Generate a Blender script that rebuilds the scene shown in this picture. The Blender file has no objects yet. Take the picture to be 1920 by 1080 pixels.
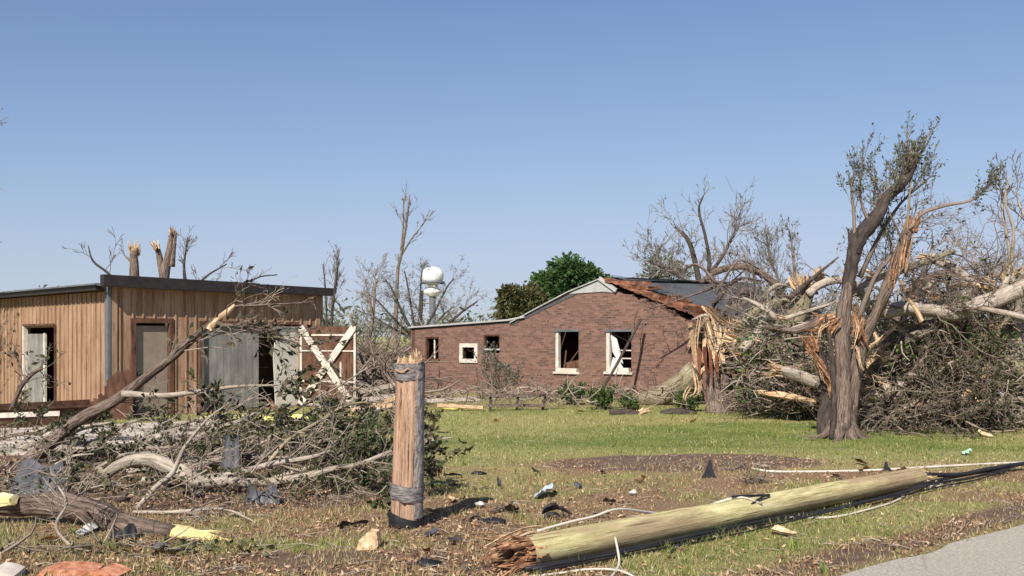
import bpy, math, random
import numpy as np
from mathutils import Vector

# ------------------------------------------------------------------ camera, sky, sun
sc = bpy.context.scene
COL = sc.collection
F = 1844.0; CX = 960.0; HZ = 630.0; CZ = 2.0          # focal length in photo pixels, horizon row, eye height
cam = bpy.data.cameras.new('camera')
cam.sensor_width = 36.0; cam.lens = 36.0 * F / 1920.0
cam.shift_y = (HZ - 540.0) / 1920.0
cam.clip_start = 0.1; cam.clip_end = 6000
co = bpy.data.objects.new('camera', cam); COL.objects.link(co)
co.location = (0, 0, CZ); co.rotation_euler = (math.radians(90), 0, 0)
sc.camera = co

AZ = math.radians(200); EL = math.radians(41)
w = bpy.data.worlds.new('World'); sc.world = w; w.use_nodes = True
nt = w.node_tree; bg = nt.nodes['Background']
sky = nt.nodes.new('ShaderNodeTexSky'); sky.sky_type = 'NISHITA'; sky.sun_disc = False
sky.sun_elevation = EL; sky.sun_rotation = AZ
sky.altitude = 0; sky.air_density = 1.0; sky.dust_density = .35; sky.ozone_density = 3.0
tint = nt.nodes.new('ShaderNodeMix'); tint.data_type = 'RGBA'; tint.blend_type = 'MULTIPLY'; tint.inputs[0].default_value = 1; tint.inputs[7].default_value = (.985, .94, 1.03, 1)
nt.links.new(sky.outputs[0], tint.inputs[6])
def cm(mode, a, b_):                                        # colour maths, channel by channel
    n = nt.nodes.new('ShaderNodeMix'); n.data_type = 'RGBA'; n.blend_type = mode; n.inputs[0].default_value = 1; n.clamp_result = False
    for k, v in ((6, a), (7, b_)):
        if isinstance(v, tuple): n.inputs[k].default_value = v
        else: nt.links.new(v, n.inputs[k])
    return n.outputs[2]
x_ = tint.outputs[2]; y_ = cm('DIVIDE', x_, (4.7, 5.5, 7.3, 1)); y_ = cm('MULTIPLY', y_, y_); y_ = cm('MULTIPLY', y_, y_); y_ = cm('ADD', y_, (1, 1, 1, 1))
gm = nt.nodes.new('ShaderNodeGamma'); gm.inputs[1].default_value = .25; nt.links.new(y_, gm.inputs[0])
nt.links.new(cm('DIVIDE', x_, gm.outputs[0]), bg.inputs[0]); bg.inputs[1].default_value = 0.088
sl = bpy.data.lights.new('sun', 'SUN'); sl.energy = 5.0; sl.angle = math.radians(0.5); sl.color = (1, 0.93, 0.83)
so = bpy.data.objects.new('sun', sl); COL.objects.link(so)
sv = Vector((math.sin(AZ) * math.cos(EL), math.cos(AZ) * math.cos(EL), math.sin(EL)))
so.rotation_euler = sv.to_track_quat('Z', 'Y').to_euler(); so.location = sv * 50
sc.view_settings.view_transform = 'Standard'; sc.view_settings.look = 'None'
sc.view_settings.exposure = 0.45; sc.view_settings.gamma = 1.0
sc.render.engine = 'CYCLES'
sc.cycles.max_bounces = 6; sc.cycles.transparent_max_bounces = 8

# ------------------------------------------------------------------ helpers
def vnoise(x, y, s, seed=0):
    x = np.asarray(x, float) / s + 1000.5; y = np.asarray(y, float) / s + 1000.5
    xi = np.floor(x).astype(np.int64); yi = np.floor(y).astype(np.int64)
    fx = x - xi; fy = y - yi; fx = fx * fx * (3 - 2 * fx); fy = fy * fy * (3 - 2 * fy)
    def h(a, b):
        n = (a * 374761393 + b * 668265263 + seed * 2147483647) & 0xffffffff
        n = ((n ^ (n >> 13)) * 1274126177) & 0xffffffff
        return ((n ^ (n >> 16)) & 0xffff) / 65535.0
    return (h(xi, yi) * (1 - fx) + h(xi + 1, yi) * fx) * (1 - fy) + (h(xi, yi + 1) * (1 - fx) + h(xi + 1, yi + 1) * fx) * fy

def fbm(x, y, s, seed=0, o=4):
    v = 0; a = .5
    for i in range(o): v = v + a * vnoise(x, y, s / 2 ** i, seed + i); a *= .5
    return v / (1 - .5 ** o)

# road edge line (verge side): through two photo points on the ground
def G(px, py):
    Y = CZ * F / (py - HZ)
    return np.array([(px - CX) / F * Y, Y, 0.0])
RA = G(1575, 1080)[:2]; RB = G(1920, 978)[:2]
RD = (RB - RA) / np.linalg.norm(RB - RA); RN = np.array([RD[1], -RD[0]])      # RN points on to the road
def road_d(x, y): return (np.asarray(x) - RA[0]) * RN[0] + (np.asarray(y) - RA[1]) * RN[1]

def hgt(x, y):
    x = np.asarray(x, float); y = np.asarray(y, float)
    h = (fbm(x, y, 3.0, 5, 3) - .5) * .10 + (fbm(x, y, .5, 9, 3) - .5) * .045
    d = road_d(x, y)
    k = np.clip((d + .35) / .35, 0, 1)
    h = h * (1 - k) - .05 * k
    far = np.clip((np.hypot(x, y) - 60) / 40, 0, 1)
    return h * (1 - far)
def Hz(x, y): return float(hgt(x, y))

def W(px, py, Y): return np.array([(px - CX) / F * Y, Y, CZ - (py - HZ) / F * Y])
def GP(px, py, dz=0.0):
    g = G(px, py); g[2] = Hz(g[0], g[1]) + dz; return g

class MB:
    def __init__(s): s.v = []; s.f4 = []; s.f3 = []; s.tc = []; s.n = 0
    def add(s, v, f, tc=None):
        v = np.asarray(v, float); s.v.append(v); s.tc.append(v if tc is None else np.asarray(tc, float))
        for q in f:
            a = np.asarray(q, int) + s.n
            if a.ndim == 1: a = a[None]
            (s.f4 if a.shape[1] == 4 else s.f3).append(a)
        s.n += len(v)
    def tube(s, P, R, sides=8, wob=0.0, rng=None, cap=True, flat=None):
        P = np.asarray(P, float); n = len(P); R = np.broadcast_to(np.asarray(R, float), (n,))
        T = np.gradient(P, axis=0); T /= np.linalg.norm(T, axis=1)[:, None] + 1e-9
        ref = np.array([0, 0, 1.0]) if abs(T[0][2]) < .9 else np.array([1.0, 0, 0])
        U = np.empty_like(P); u = ref - T[0] * ref.dot(T[0]); u /= np.linalg.norm(u)
        for i in range(n):
            u = u - T[i] * u.dot(T[i]); u /= np.linalg.norm(u) + 1e-9; U[i] = u
        V = np.cross(T, U)
        a = np.arange(sides) * 2 * math.pi / sides
        rr = R[:, None] * np.ones((1, sides))
        if wob and rng is not None:
            ph = rng.uniform(0, 6.28, 4); L = np.arange(n)[:, None]
            rr = rr * (1 + wob * (np.sin(2 * a[None] + ph[0] + L * .35) * .6 + np.sin(3 * a[None] + ph[1] + L * .6) * .5 + np.sin(5 * a[None] + ph[2] - L * .3) * .4) + wob * rng.normal(0, .22, (n, sides)))
        ca = np.cos(a)[None, :, None]; sa = np.sin(a)[None, :, None]
        v = (P[:, None] + U[:, None] * ca * rr[..., None] + V[:, None] * sa * rr[..., None]).reshape(-1, 3)
        ln = np.concatenate([[0], np.cumsum(np.linalg.norm(np.diff(P, axis=0), axis=1))])
        rm = max(float(R.mean()), .004)
        tc = np.stack([(np.cos(a)[None] * rm + np.zeros((n, 1))), (np.sin(a)[None] * rm + np.zeros((n, 1))), np.repeat(ln[:, None], sides, 1) * .22], -1).reshape(-1, 3) + P[0]
        i = np.arange(n - 1)[:, None] * sides; j = np.arange(sides)[None]; j2 = (j + 1) % sides
        q = np.stack([i + j, i + j2, i + sides + j2, i + sides + j], -1).reshape(-1, 4)
        fs = [q]
        if cap:
            v = np.vstack([v, P[:1], P[-1:]]); tc = np.vstack([tc, tc[:1], tc[-1:]]); c0 = n * sides; c1 = c0 + 1
            j = np.arange(sides); j2 = (j + 1) % sides
            fs += [np.stack([np.full(sides, c0), j2, j], -1), np.stack([np.full(sides, c1), (n - 1) * sides + j, (n - 1) * sides + j2], -1)]
        s.add(v, fs, tc)
    def box(s, c, a, b, d):          # centre, three half vectors
        c, a, b, d = [np.asarray(q, float) for q in (c, a, b, d)]
        v = [c - a - b - d, c + a - b - d, c + a + b - d, c - a + b - d, c - a - b + d, c + a - b + d, c + a + b + d, c - a + b + d]
        q = [[0, 3, 2, 1], [4, 5, 6, 7], [0, 1, 5, 4], [1, 2, 6, 5], [2, 3, 7, 6], [3, 0, 4, 7]]
        if np.dot(np.cross(a, b), d) < 0: q = [x[::-1] for x in q]
        s.add(v, [np.array(q)])
    def plank(s, p, q, wd, th, side=(0, 0, 1)):
        p = np.asarray(p, float); q = np.asarray(q, float); t = q - p; L = np.linalg.norm(t); t /= L
        sd = np.asarray(side, float); sd = sd - t * sd.dot(t); sd /= np.linalg.norm(sd) + 1e-9
        n = np.cross(t, sd); s.box((p + q) / 2, t * L / 2, sd * wd / 2, n * th / 2)
    def prism(s, poly, ext):          # planar polygon + extrusion vector
        poly = np.asarray(poly, float); n = len(poly); v = np.vstack([poly, poly + np.asarray(ext, float)])
        fs = [np.array([[i, (i + 1) % n, n + (i + 1) % n, n + i] for i in range(n)])]
        c = poly.mean(0); v = np.vstack([v, c, c + ext])
        fs += [np.array([[2 * n, (i + 1) % n, i] for i in range(n)]), np.array([[2 * n + 1, n + i, n + (i + 1) % n] for i in range(n)])]
        s.add(v, fs)
    def build(s, name, mat, parent=None, base=None, smooth=True, kind=None):
        v = np.vstack(s.v).astype(np.float32); tc = np.vstack(s.tc).astype(np.float32)
        o3 = np.array(parent['_w'] if parent is not None else (base if base is not None else (0, 0, 0)), np.float32)
        f4 = np.vstack(s.f4) if s.f4 else np.zeros((0, 4), int); f3 = np.vstack(s.f3) if s.f3 else np.zeros((0, 3), int)
        me = bpy.data.meshes.new(name)
        me.vertices.add(len(v)); me.vertices.foreach_set('co', (v - o3).ravel())
        nl = f4.size + f3.size; me.loops.add(nl)
        me.loops.foreach_set('vertex_index', np.concatenate([f4.ravel(), f3.ravel()]).astype(np.int32))
        me.polygons.add(len(f4) + len(f3))
        st = np.concatenate([np.arange(len(f4)) * 4, f4.size + np.arange(len(f3)) * 3]).astype(np.int32)
        me.polygons.foreach_set('loop_start', st)
        me.polygons.foreach_set('use_smooth', np.full(len(st), smooth and not mat.name.startswith('torn'), bool))
        at = me.attributes.new('tc', 'FLOAT_VECTOR', 'POINT'); at.data.foreach_set('vector', tc.ravel())
        me.update(calc_edges=True); me.validate()
        me.materials.append(mat)
        o = bpy.data.objects.new(name, me); COL.objects.link(o)
        if parent is not None: o.parent = parent; o['_w'] = parent['_w']
        else: o.location = [float(q) for q in o3]; o['_w'] = [float(q) for q in o3]
        if kind: o['kind'] = kind
        return o

def tag(o, label, cat, group=None, kind=None):
    o['label'] = label; o['category'] = cat
    if group: o['group'] = group
    if kind: o['kind'] = kind
    return o
def thing(name, label, cat, loc, group=None):
    o = bpy.data.objects.new(name, None); COL.objects.link(o); o.empty_display_size = .2
    o.location = [float(q) for q in loc]; o['_w'] = [float(q) for q in loc]
    return tag(o, label, cat, group)

# ------------------------------------------------------------------ materials
def new_mat(name):
    m = bpy.data.materials.new(name); m.use_nodes = True; t = m.node_tree
    b = t.nodes['Principled BSDF']; b.inputs['Specular IOR Level'].default_value = .25
    return m, t, b
def c4(c): return (c[0], c[1], c[2], 1)
def noise(t, src, scale, detail=6, rough=.6, out='Fac'):
    n = t.nodes.new('ShaderNodeTexNoise'); n.inputs['Scale'].default_value = scale; n.inputs['Detail'].default_value = detail; n.inputs['Roughness'].default_value = rough
    t.links.new(src, n.inputs['Vector']); return n.outputs[out]
def ramp(t, fac, stops):
    r = t.nodes.new('ShaderNodeValToRGB'); e = r.color_ramp.elements
    while len(e) < len(stops): e.new(.5)
    for el, (p, c) in zip(e, stops): el.position = p; el.color = c4(c)
    t.links.new(fac, r.inputs[0]); return r.outputs[0]
def mix(t, fac, a, b, mode='MIX'):
    n = t.nodes.new('ShaderNodeMix'); n.data_type = 'RGBA'; n.blend_type = mode
    for k, v in ((0, fac), (6, a), (7, b)):
        if isinstance(v, (int, float)): n.inputs[k].default_value = v
        elif isinstance(v, tuple): n.inputs[k].default_value = c4(v)
        else: t.links.new(v, n.inputs[k])
    return n.outputs[2]
def tcnode(t, attr='tc', sc3=(1, 1, 1)):
    a = t.nodes.new('ShaderNodeAttribute'); a.attribute_name = attr
    m = t.nodes.new('ShaderNodeMapping'); m.inputs['Scale'].default_value = sc3; t.links.new(a.outputs['Vector'], m.inputs['Vector']); return m.outputs[0]
def bump(t, b, h, dist, st=1.0):
    n = t.nodes.new('ShaderNodeBump'); n.inputs['Strength'].default_value = st; n.inputs['Distance'].default_value = dist
    t.links.new(h, n.inputs['Height']); t.links.new(n.outputs[0], b.inputs['Normal'])
def M_noise(name, cs, scale=6, rough=.85, bd=.01, sc3=(1, 1, 1), spec=.25, big=None, island=0, metal=0):
    m, t, b = new_mat(name); v = tcnode(t, sc3=sc3); n = noise(t, v, scale)
    k = len(cs); col = ramp(t, n, [(.3 + .4 * i / max(k - 1, 1), c) for i, c in enumerate(cs)])
    if big:
        n2 = noise(t, tcnode(t), big[0], 3); n2 = ramp(t, n2, [(.45, (0, 0, 0)), (.62, (1, 1, 1))]); col = mix(t, n2, col, big[1])
    if island:
        g = t.nodes.new('ShaderNodeNewGeometry'); r = ramp(t, g.outputs['Random Per Island'], [(0, (1 - island,) * 3), (1, (1 + island,) * 3)]); col = mix(t, 1.0, col, r, 'MULTIPLY')
    t.links.new(col, b.inputs['Base Color']); b.inputs['Roughness'].default_value = rough; b.inputs['Specular IOR Level'].default_value = spec
    b.inputs['Metallic'].default_value = metal
    if bd: bump(t, b, n, bd)
    return m
def M_leaf(name, cs, trans=.25):
    m, t, b = new_mat(name); g = t.nodes.new('ShaderNodeNewGeometry'); k = len(cs)
    col = ramp(t, g.outputs['Random Per Island'], [(i / max(k - 1, 1), c) for i, c in enumerate(cs)])
    t.links.new(col, b.inputs['Base Color']); b.inputs['Roughness'].default_value = .6
    tr = t.nodes.new('ShaderNodeBsdfTranslucent'); t.links.new(col, tr.inputs[0])
    mx = t.nodes.new('ShaderNodeMixShader'); mx.inputs[0].default_value = trans
    t.links.new(b.outputs[0], mx.inputs[1]); t.links.new(tr.outputs[0], mx.inputs[2]); t.links.new(mx.outputs[0], t.nodes['Material Output'].inputs[0])
    return m

def M_bark(name, cs, patch, fur=.3, fs=34, bd=.05):
    m, t, b = new_mat(name); v = tcnode(t); n = noise(t, v, 22, 8, .7); col = ramp(t, n, [(.32, cs[0]), (.5, cs[1]), (.68, cs[2])])
    n2 = noise(t, v, 1.7, 5, .65); col = mix(t, ramp(t, n2, [(.42, (0, 0, 0)), (.62, (.85, .85, .85))]), col, patch)
    n3 = noise(t, tcnode(t, sc3=(1, 1, .45)), fs, 6, .75); f = ramp(t, n3, [(.40, (0, 0, 0)), (.53, (1, 1, 1))]); k = ramp(t, f, [(0, (fur,) * 3), (1, (1, 1, 1))]); col = mix(t, 1.0, col, k, 'MULTIPLY')
    n4 = noise(t, v, 6, 3); kk = ramp(t, n4, [(.62, (1, 1, 1)), (.68, (.35, .3, .28))]); col = mix(t, .8, col, kk, 'MULTIPLY')
    t.links.new(col, b.inputs['Base Color']); b.inputs['Roughness'].default_value = .95; b.inputs['Specular IOR Level'].default_value = .1; bump(t, b, n3, bd); return m
BARK = M_bark('bark_grey', [(.12, .085, .07), (.26, .195, .16), (.44, .35, .295)], (.20, .15, .115))
BARK_P = M_bark('bark_pale', [(.27, .215, .17), (.47, .40, .33), (.62, .55, .46)], (.34, .29, .22), .6, 30, .03)
BARK_D = M_noise('bark_dark', [(.022, .017, .016), (.06, .046, .04), (.11, .085, .07)], 26, bd=.012)
BARK_G = M_bark('bark_green', [(.19, .17, .10), (.34, .30, .19), (.46, .41, .28)], (.24, .19, .13), .5, 30, .03)
TWIG = M_noise('twig_brown', [(.12, .09, .07), (.24, .19, .15)], 10, bd=0, island=.35)
TWIG_P = M_noise('twig_pale', [(.20, .16, .125), (.36, .30, .24)], 10, bd=0, island=.3)
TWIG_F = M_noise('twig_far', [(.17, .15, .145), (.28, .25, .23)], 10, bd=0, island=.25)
TORN = M_noise('torn_wood', [(.24, .14, .08), (.50, .34, .20), (.70, .54, .36)], 24, bd=.012, island=.4)
TORN_Y = M_noise('torn_wood_yellow', [(.62, .48, .17), (.80, .69, .33), (.84, .76, .48)], 18, bd=.02, big=(3, (.60, .42, .17)))
TORN_O = M_noise('torn_wood_orange', [(.10, .045, .028), (.30, .15, .08), (.52, .34, .20)], 16, bd=.015, island=.4)
BARK_SHADE = M_noise('bark_brown_shaded', [(.022, .017, .016), (.055, .042, .037), (.10, .078, .068)], 24, bd=.03)  # brown bark darkened, the leaning limb's shade mixed into the colour
WHITEW = M_noise('white_painted_wood', [(.40, .35, .29), (.62, .57, .50), (.70, .66, .60)], 9, bd=.002, big=(2.5, (.52, .45, .37)))
LEAF_D = M_leaf('leaves_dark', [(.018, .024, .010), (.045, .055, .022), (.085, .09, .04), (.10, .075, .04), (.15, .145, .085)], .2)
LEAF_M = M_leaf('leaves_mid', [(.03, .045, .015), (.07, .095, .03), (.12, .145, .055), (.17, .17, .09)], .25)
LEAF_G = M_leaf('leaves_green', [(.035, .075, .015), (.07, .13, .03), (.12, .19, .05)], .3)
LEAF_E = M_leaf('leaves_evergreen', [(.03, .07, .02), (.06, .12, .035), (.10, .17, .06)], .3)
LEAF_S = M_leaf('leaves_sparse', [(.09, .10, .065), (.15, .165, .11), (.24, .25, .18)], .3)
LEAF_B = M_leaf('leaves_brown', [(.08, .065, .03), (.13, .12, .05), (.07, .11, .035)], .3)
DARKM = M_noise('dark_metal', [(.015, .015, .018), (.035, .035, .04)], 5, rough=.5, bd=.001, spec=.4)
ROOFT = M_noise('roof_trim_brown', [(.016, .013, .014), (.035, .028, .028)], 5, rough=.55, bd=.001, spec=.4)

# siding: ribbed sheet metal, weather stained
m, t, b = new_mat('tan_siding'); v = tcnode(t, sc3=(6, 6, .5)); n = noise(t, v, 1.2, 8, .65)
col = ramp(t, n, [(.3, (.19, .108, .062)), (.5, (.335, .215, .138)), (.7, (.45, .315, .215))])
n2 = noise(t, tcnode(t), 1.3, 5, .7); col = mix(t, ramp(t, n2, [(.5, (0, 0, 0)), (.75, (1, 1, 1))]), col, (.25, .145, .09))
v3 = tcnode(t, sc3=(9, 9, .8)); n3 = noise(t, v3, 2.5, 4, .6); col = mix(t, ramp(t, n3, [(.57, (0, 0, 0)), (.68, (.9, .9, .9))]), col, (.17, .09, .05))
t.links.new(col, b.inputs['Base Color']); b.inputs['Roughness'].default_value = .75; bump(t, b, n, .006); SIDING = m

# brick: texture laid out along the wall
m, t, b = new_mat('brick'); v = tcnode(t, 'brickuv')
br = t.nodes.new('ShaderNodeTexBrick'); t.links.new(v, br.inputs['Vector']); br.inputs['Scale'].default_value = 1
br.inputs['Brick Width'].default_value = .215; br.inputs['Row Height'].default_value = .075; br.inputs['Mortar Size'].default_value = .008; br.inputs['Bias'].default_value = -.1
br.inputs['Color1'].default_value = (.235, .128, .092, 1); br.inputs['Color2'].default_value = (.09, .05, .04, 1); br.inputs['Mortar'].default_value = (.22, .165, .135, 1)
n = noise(t, v, 1.1, 6, .7); col = mix(t, ramp(t, n, [(.4, (0, 0, 0)), (.75, (.6, .6, .6))]), br.outputs['Color'], (.20, .118, .088))
n2 = noise(t, v, 9, 4); col = mix(t, ramp(t, n2, [(.5, (0, 0, 0)), (.72, (.6, .6, .6))]), col, (.10, .055, .045))
n3 = noise(t, v, 14, 2); col = mix(t, ramp(t, n3, [(.66, (0, 0, 0)), (.72, (.8, .8, .8))]), col, (.36, .25, .20))
t.links.new(col, b.inputs['Base Color']); b.inputs['Roughness'].default_value = .9; bump(t, b, br.outputs['Fac'], -.006); BRICK = m

SHINGLE = M_noise('shingles', [(.05, .053, .058), (.085, .088, .093), (.14, .14, .145)], 30, bd=.006, sc3=(1, 1, 2), big=(.9, (.06, .062, .07)))
SHEATH = M_noise('roof_sheathing', [(.07, .028, .016), (.20, .08, .042), (.36, .20, .12)], 5, bd=.004, island=.4)
DOORT = M_noise('door_taupe', [(.22, .175, .135), (.29, .235, .185)], 3, rough=.55, bd=.001)
DOORG = M_noise('door_grey', [(.13, .125, .115), (.20, .195, .18), (.29, .28, .255)], 4, rough=.6, bd=.002, sc3=(1, 1, .4))
PANELW = M_noise('pale_panel', [(.45, .43, .38), (.60, .58, .52)], 3, rough=.6, bd=.001)
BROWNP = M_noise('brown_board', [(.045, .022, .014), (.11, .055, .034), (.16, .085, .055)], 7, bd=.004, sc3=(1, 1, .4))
GREYTR = M_noise('grey_trim', [(.10, .11, .125), (.15, .16, .18)], 3, rough=.5, bd=.001)
PALETR = M_noise('pale_trim', [(.30, .30, .29), (.46, .46, .44)], 4, rough=.6, bd=.002)
CONC = M_noise('concrete', [(.40, .34, .28), (.55, .48, .41), (.62, .56, .49)], 3, bd=.006, big=(1.2, (.30, .25, .20)))
CLOTH = M_noise('white_cloth', [(.48, .48, .47), (.62, .62, .60)], 5, bd=.003)
INSUL = M_noise('insulation', [(.60, .60, .15), (.75, .73, .27)], 8, bd=.03)
BLACKP = M_noise('black_rubber', [(.010, .010, .012), (.028, .028, .03)], 9, rough=.5, bd=.002)
CABLEW = M_noise('pale_cable', [(.50, .45, .38), (.66, .60, .52)], 9, rough=.5, bd=0)
TARP = M_noise('grey_sheet', [(.035, .036, .042), (.075, .078, .088), (.13, .13, .14)], 4, rough=.45, bd=.01)
TERRA = M_noise('terracotta', [(.26, .09, .05), (.48, .20, .11), (.60, .34, .22)], 14, bd=.03)
m, t, b = new_mat('treated_pole'); v = tcnode(t, sc3=(1, 1, .35)); n = noise(t, v, 22, 8, .7)
col = ramp(t, n, [(.3, (.26, .15, .10)), (.5, (.50, .32, .215)), (.7, (.68, .48, .34))]); n2 = noise(t, tcnode(t, sc3=(1, 1, .6)), 7, 5); col = mix(t, ramp(t, n2, [(.45, (0, 0, 0)), (.65, (.8, .8, .8))]), col, (.38, .25, .175))
n3 = noise(t, tcnode(t, sc3=(1, 1, .07)), 46, 5, .7); col = mix(t, ramp(t, n3, [(.55, (0, 0, 0)), (.62, (1, 1, 1))]), col, (.06, .035, .025))
t.links.new(col, b.inputs['Base Color']); b.inputs['Roughness'].default_value = .9; bump(t, b, n3, -.03); POLE_T = m
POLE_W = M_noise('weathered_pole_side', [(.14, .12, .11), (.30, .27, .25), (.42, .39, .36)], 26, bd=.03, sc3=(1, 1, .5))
BAND = M_noise('band_metal', [(.07, .06, .055), (.17, .155, .15), (.30, .28, .27)], 16, rough=.6, bd=.02, sc3=(1, 1, 3))
m, t, b = new_mat('treated_pole_green'); v = tcnode(t, sc3=(1, 1, .5)); n = noise(t, v, 20, 7, .7)
col = ramp(t, n, [(.3, (.28, .22, .10)), (.46, (.50, .44, .21)), (.66, (.68, .62, .35))])
n2 = noise(t, tcnode(t), 2.2, 4); col = mix(t, ramp(t, n2, [(.42, (0, 0, 0)), (.56, (.9, .9, .9))]), col, (.34, .25, .155))
v3 = tcnode(t, sc3=(1, 1, .12)); n3 = noise(t, v3, 40, 5, .7); col = mix(t, ramp(t, n3, [(.55, (0, 0, 0)), (.66, (1, 1, 1))]), col, (.16, .11, .055))
t.links.new(col, b.inputs['Base Color']); b.inputs['Roughness'].default_value = .8; bump(t, b, n3, -.02); POLE_G = m

# ground: soil / litter / grass by patches (vertex attributes), fine noise on top
m, t, b = new_mat('ground')
gp = t.nodes.new('ShaderNodeNewGeometry').outputs['Position']
def attr(nm):
    a = t.nodes.new('ShaderNodeAttribute'); a.attribute_name = nm; return a.outputs['Fac']
nf = noise(t, gp, 9, 8, .75); nm_ = noise(t, gp, 2.3, 6, .7); nff = noise(t, gp, 34, 6, .8)
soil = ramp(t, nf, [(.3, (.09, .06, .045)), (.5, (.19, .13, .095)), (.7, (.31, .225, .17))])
litter = ramp(t, nff, [(.3, (.13, .072, .045)), (.46, (.27, .165, .10)), (.58, (.40, .28, .17)), (.72, (.55, .42, .26))])
grass = ramp(t, nff, [(.3, (.14, .14, .045)), (.46, (.29, .28, .10)), (.6, (.42, .39, .16)), (.74, (.55, .49, .25))])
straw = ramp(t, nff, [(.3, (.24, .19, .08)), (.55, (.42, .35, .15)), (.72, (.55, .48, .25))])
def thr(a, nz, lo=.35, hi=.65):
    ad = t.nodes.new('ShaderNodeMath'); ad.operation = 'ADD'; t.links.new(a, ad.inputs[0]); t.links.new(nz, ad.inputs[1])
    mr = t.nodes.new('ShaderNodeMapRange'); mr.inputs[1].default_value = .5 + lo; mr.inputs[2].default_value = .5 + hi; t.links.new(ad.outputs[0], mr.inputs[0]); return mr.outputs[0]
lush_shade_c = ramp(t, nff, [(.3, (.075, .105, .025)), (.48, (.16, .20, .05)), (.62, (.25, .28, .085)), (.76, (.36, .36, .14))])
grass = mix(t, thr(attr('lush'), nm_, .3, .8), grass, lush_shade_c)
col = mix(t, thr(attr('grass'), nf), litter, grass)
col = mix(t, thr(attr('straw'), nm_), col, straw)
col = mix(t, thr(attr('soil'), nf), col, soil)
t.links.new(col, b.inputs['Base Color']); b.inputs['Roughness'].default_value = .95; b.inputs['Specular IOR Level'].default_value = .1
bump(t, b, nff, .05, .9); GROUND = m

m, t, b = new_mat('asphalt'); gp = t.nodes.new('ShaderNodeNewGeometry').outputs['Position']
n = noise(t, gp, 38, 8, .85); col = ramp(t, n, [(.32, (.16, .14, .115)), (.5, (.41, .37, .305)), (.68, (.70, .63, .54))])
n2 = noise(t, gp, 1.2, 4); col = mix(t, ramp(t, n2, [(.45, (0, 0, 0)), (.7, (.5, .5, .5))]), col, (.38, .34, .28))
vo = t.nodes.new('ShaderNodeTexVoronoi'); vo.feature = 'DISTANCE_TO_EDGE'; vo.inputs['Scale'].default_value = .55; t.links.new(gp, vo.inputs['Vector'])
col = mix(t, ramp(t, vo.outputs['Distance'], [(0, (.3, .3, .3)), (.006, (0, 0, 0))]), col, (.14, .13, .12))
t.links.new(col, b.inputs['Base Color']); b.inputs['Roughness'].default_value = .85; bump(t, b, n, .01); ROADM = m

# ------------------------------------------------------------------ ground sheet
def axis(lo, hi, st, far):
    a = list(np.arange(lo, hi + 1e-6, st)); s = st; x = a[-1]
    while x < far: s *= 1.35; x += s; a.append(x)
    s = st; x = a[0]; pre = []
    while x > -far: s *= 1.35; x -= s; pre.append(x)
    return np.array(pre[::-1] + a)
xs = axis(-17, 17, .14, 2500); ys = axis(4, 40, .14, 2500)
X, Yg = np.meshgrid(xs, ys)
def masks(X, Y):
    """soil, grass and straw cover of the ground, patch by patch"""
    Yc = np.maximum(Y, 3.0); px = CX + X / Yc * F; py = HZ + CZ * F / Yc
    def ell(cx, cy, rx, ry, soft=.6):
        d = ((px - cx) / rx) ** 2 + ((py - cy) / ry) ** 2
        return np.clip((1 + soft - d) / soft, 0, 1)
    n1 = fbm(X, Y, 2.5, 21); n2 = fbm(X, Y, .9, 33)
    lawn = np.clip((900 + 30 * (n1 - .5) * 2 - py) / 40, 0, 1)
    g = lawn * .98
    g = np.maximum(g, (1 - lawn) * np.clip(n2 * 1.6 - .35, 0, 1) * .66)
    g = np.maximum(g, ell(950, 910, 200, 26) * .5)
    g = np.maximum(g, ell(1700, 985, 420, 42) * .70)
    g = np.maximum(g, ell(480, 1040, 150, 26) * .62)
    g = np.maximum(g, ell(1500, 1050, 330, 50) * .66)
    soil = ell(1290, 868, 230, 15) * .8
    soil = np.maximum(soil, ell(650, 1062, 330, 26) * .62)
    soil = np.maximum(soil, ell(330, 890, 420, 70) * .75)  # soil under the branch heap, darker in colour for its shadows
    soil = np.maximum(soil, ell(1150, 960, 130, 30) * .36)
    soil = np.maximum(soil, ell(900, 985, 90, 12) * .5)
    soil = np.maximum(soil, np.clip(1 - np.abs(road_d(X, Y) + .28 + .2 * n2) / .42, 0, 1) * 1.0)  # brown band along the road edge, coloured like the bare patches
    soil = np.maximum(soil, (py < 765) * (py > 700) * .45 * (px < 1300))
    straw = ell(920, 895, 130, 24) * .60
    straw = np.maximum(straw, ell(1640, 875, 330, 9) * .72)
    straw = np.maximum(straw, ell(1800, 815, 260, 8) * .66)
    straw = np.maximum(straw, lawn * (n1 - .18) * .62)
    straw = np.maximum(straw, ell(1250, 790, 350, 14) * .50)
    g = g * (1 - np.clip(soil, 0, 1) * .75)
    band = np.clip(1 - np.abs(py - (832 + (px - 1200) * .012 + 8 * (n1 - .5))) / 22, 0, 1) * (px > 780) * (py < 870)  # greener grass band with the lawn's shadow put into its colour
    band = np.maximum(band, ell(1450, 818, 380, 22)); band = np.maximum(band, ell(1250, 772, 400, 7) * .6); band = np.maximum(band, ell(1450, 1010, 200, 40) * .5)
    straw = straw * (1 - .8 * band)
    masks.lush = np.clip(band * (.25 + .8 * n2), 0, 1)
    return soil, g, straw
mb = MB(); ny, nx = X.shape
H = hgt(X, Yg)
idx = np.arange(nx * ny).reshape(ny, nx)
q = np.stack([idx[:-1, :-1], idx[:-1, 1:], idx[1:, 1:], idx[1:, :-1]], -1).reshape(-1, 4)
mb.add(np.stack([X, Yg, H], -1).reshape(-1, 3), [q])
ground = mb.build('ground', GROUND, kind='structure')
s_, g_, y_ = masks(X, Yg)
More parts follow.
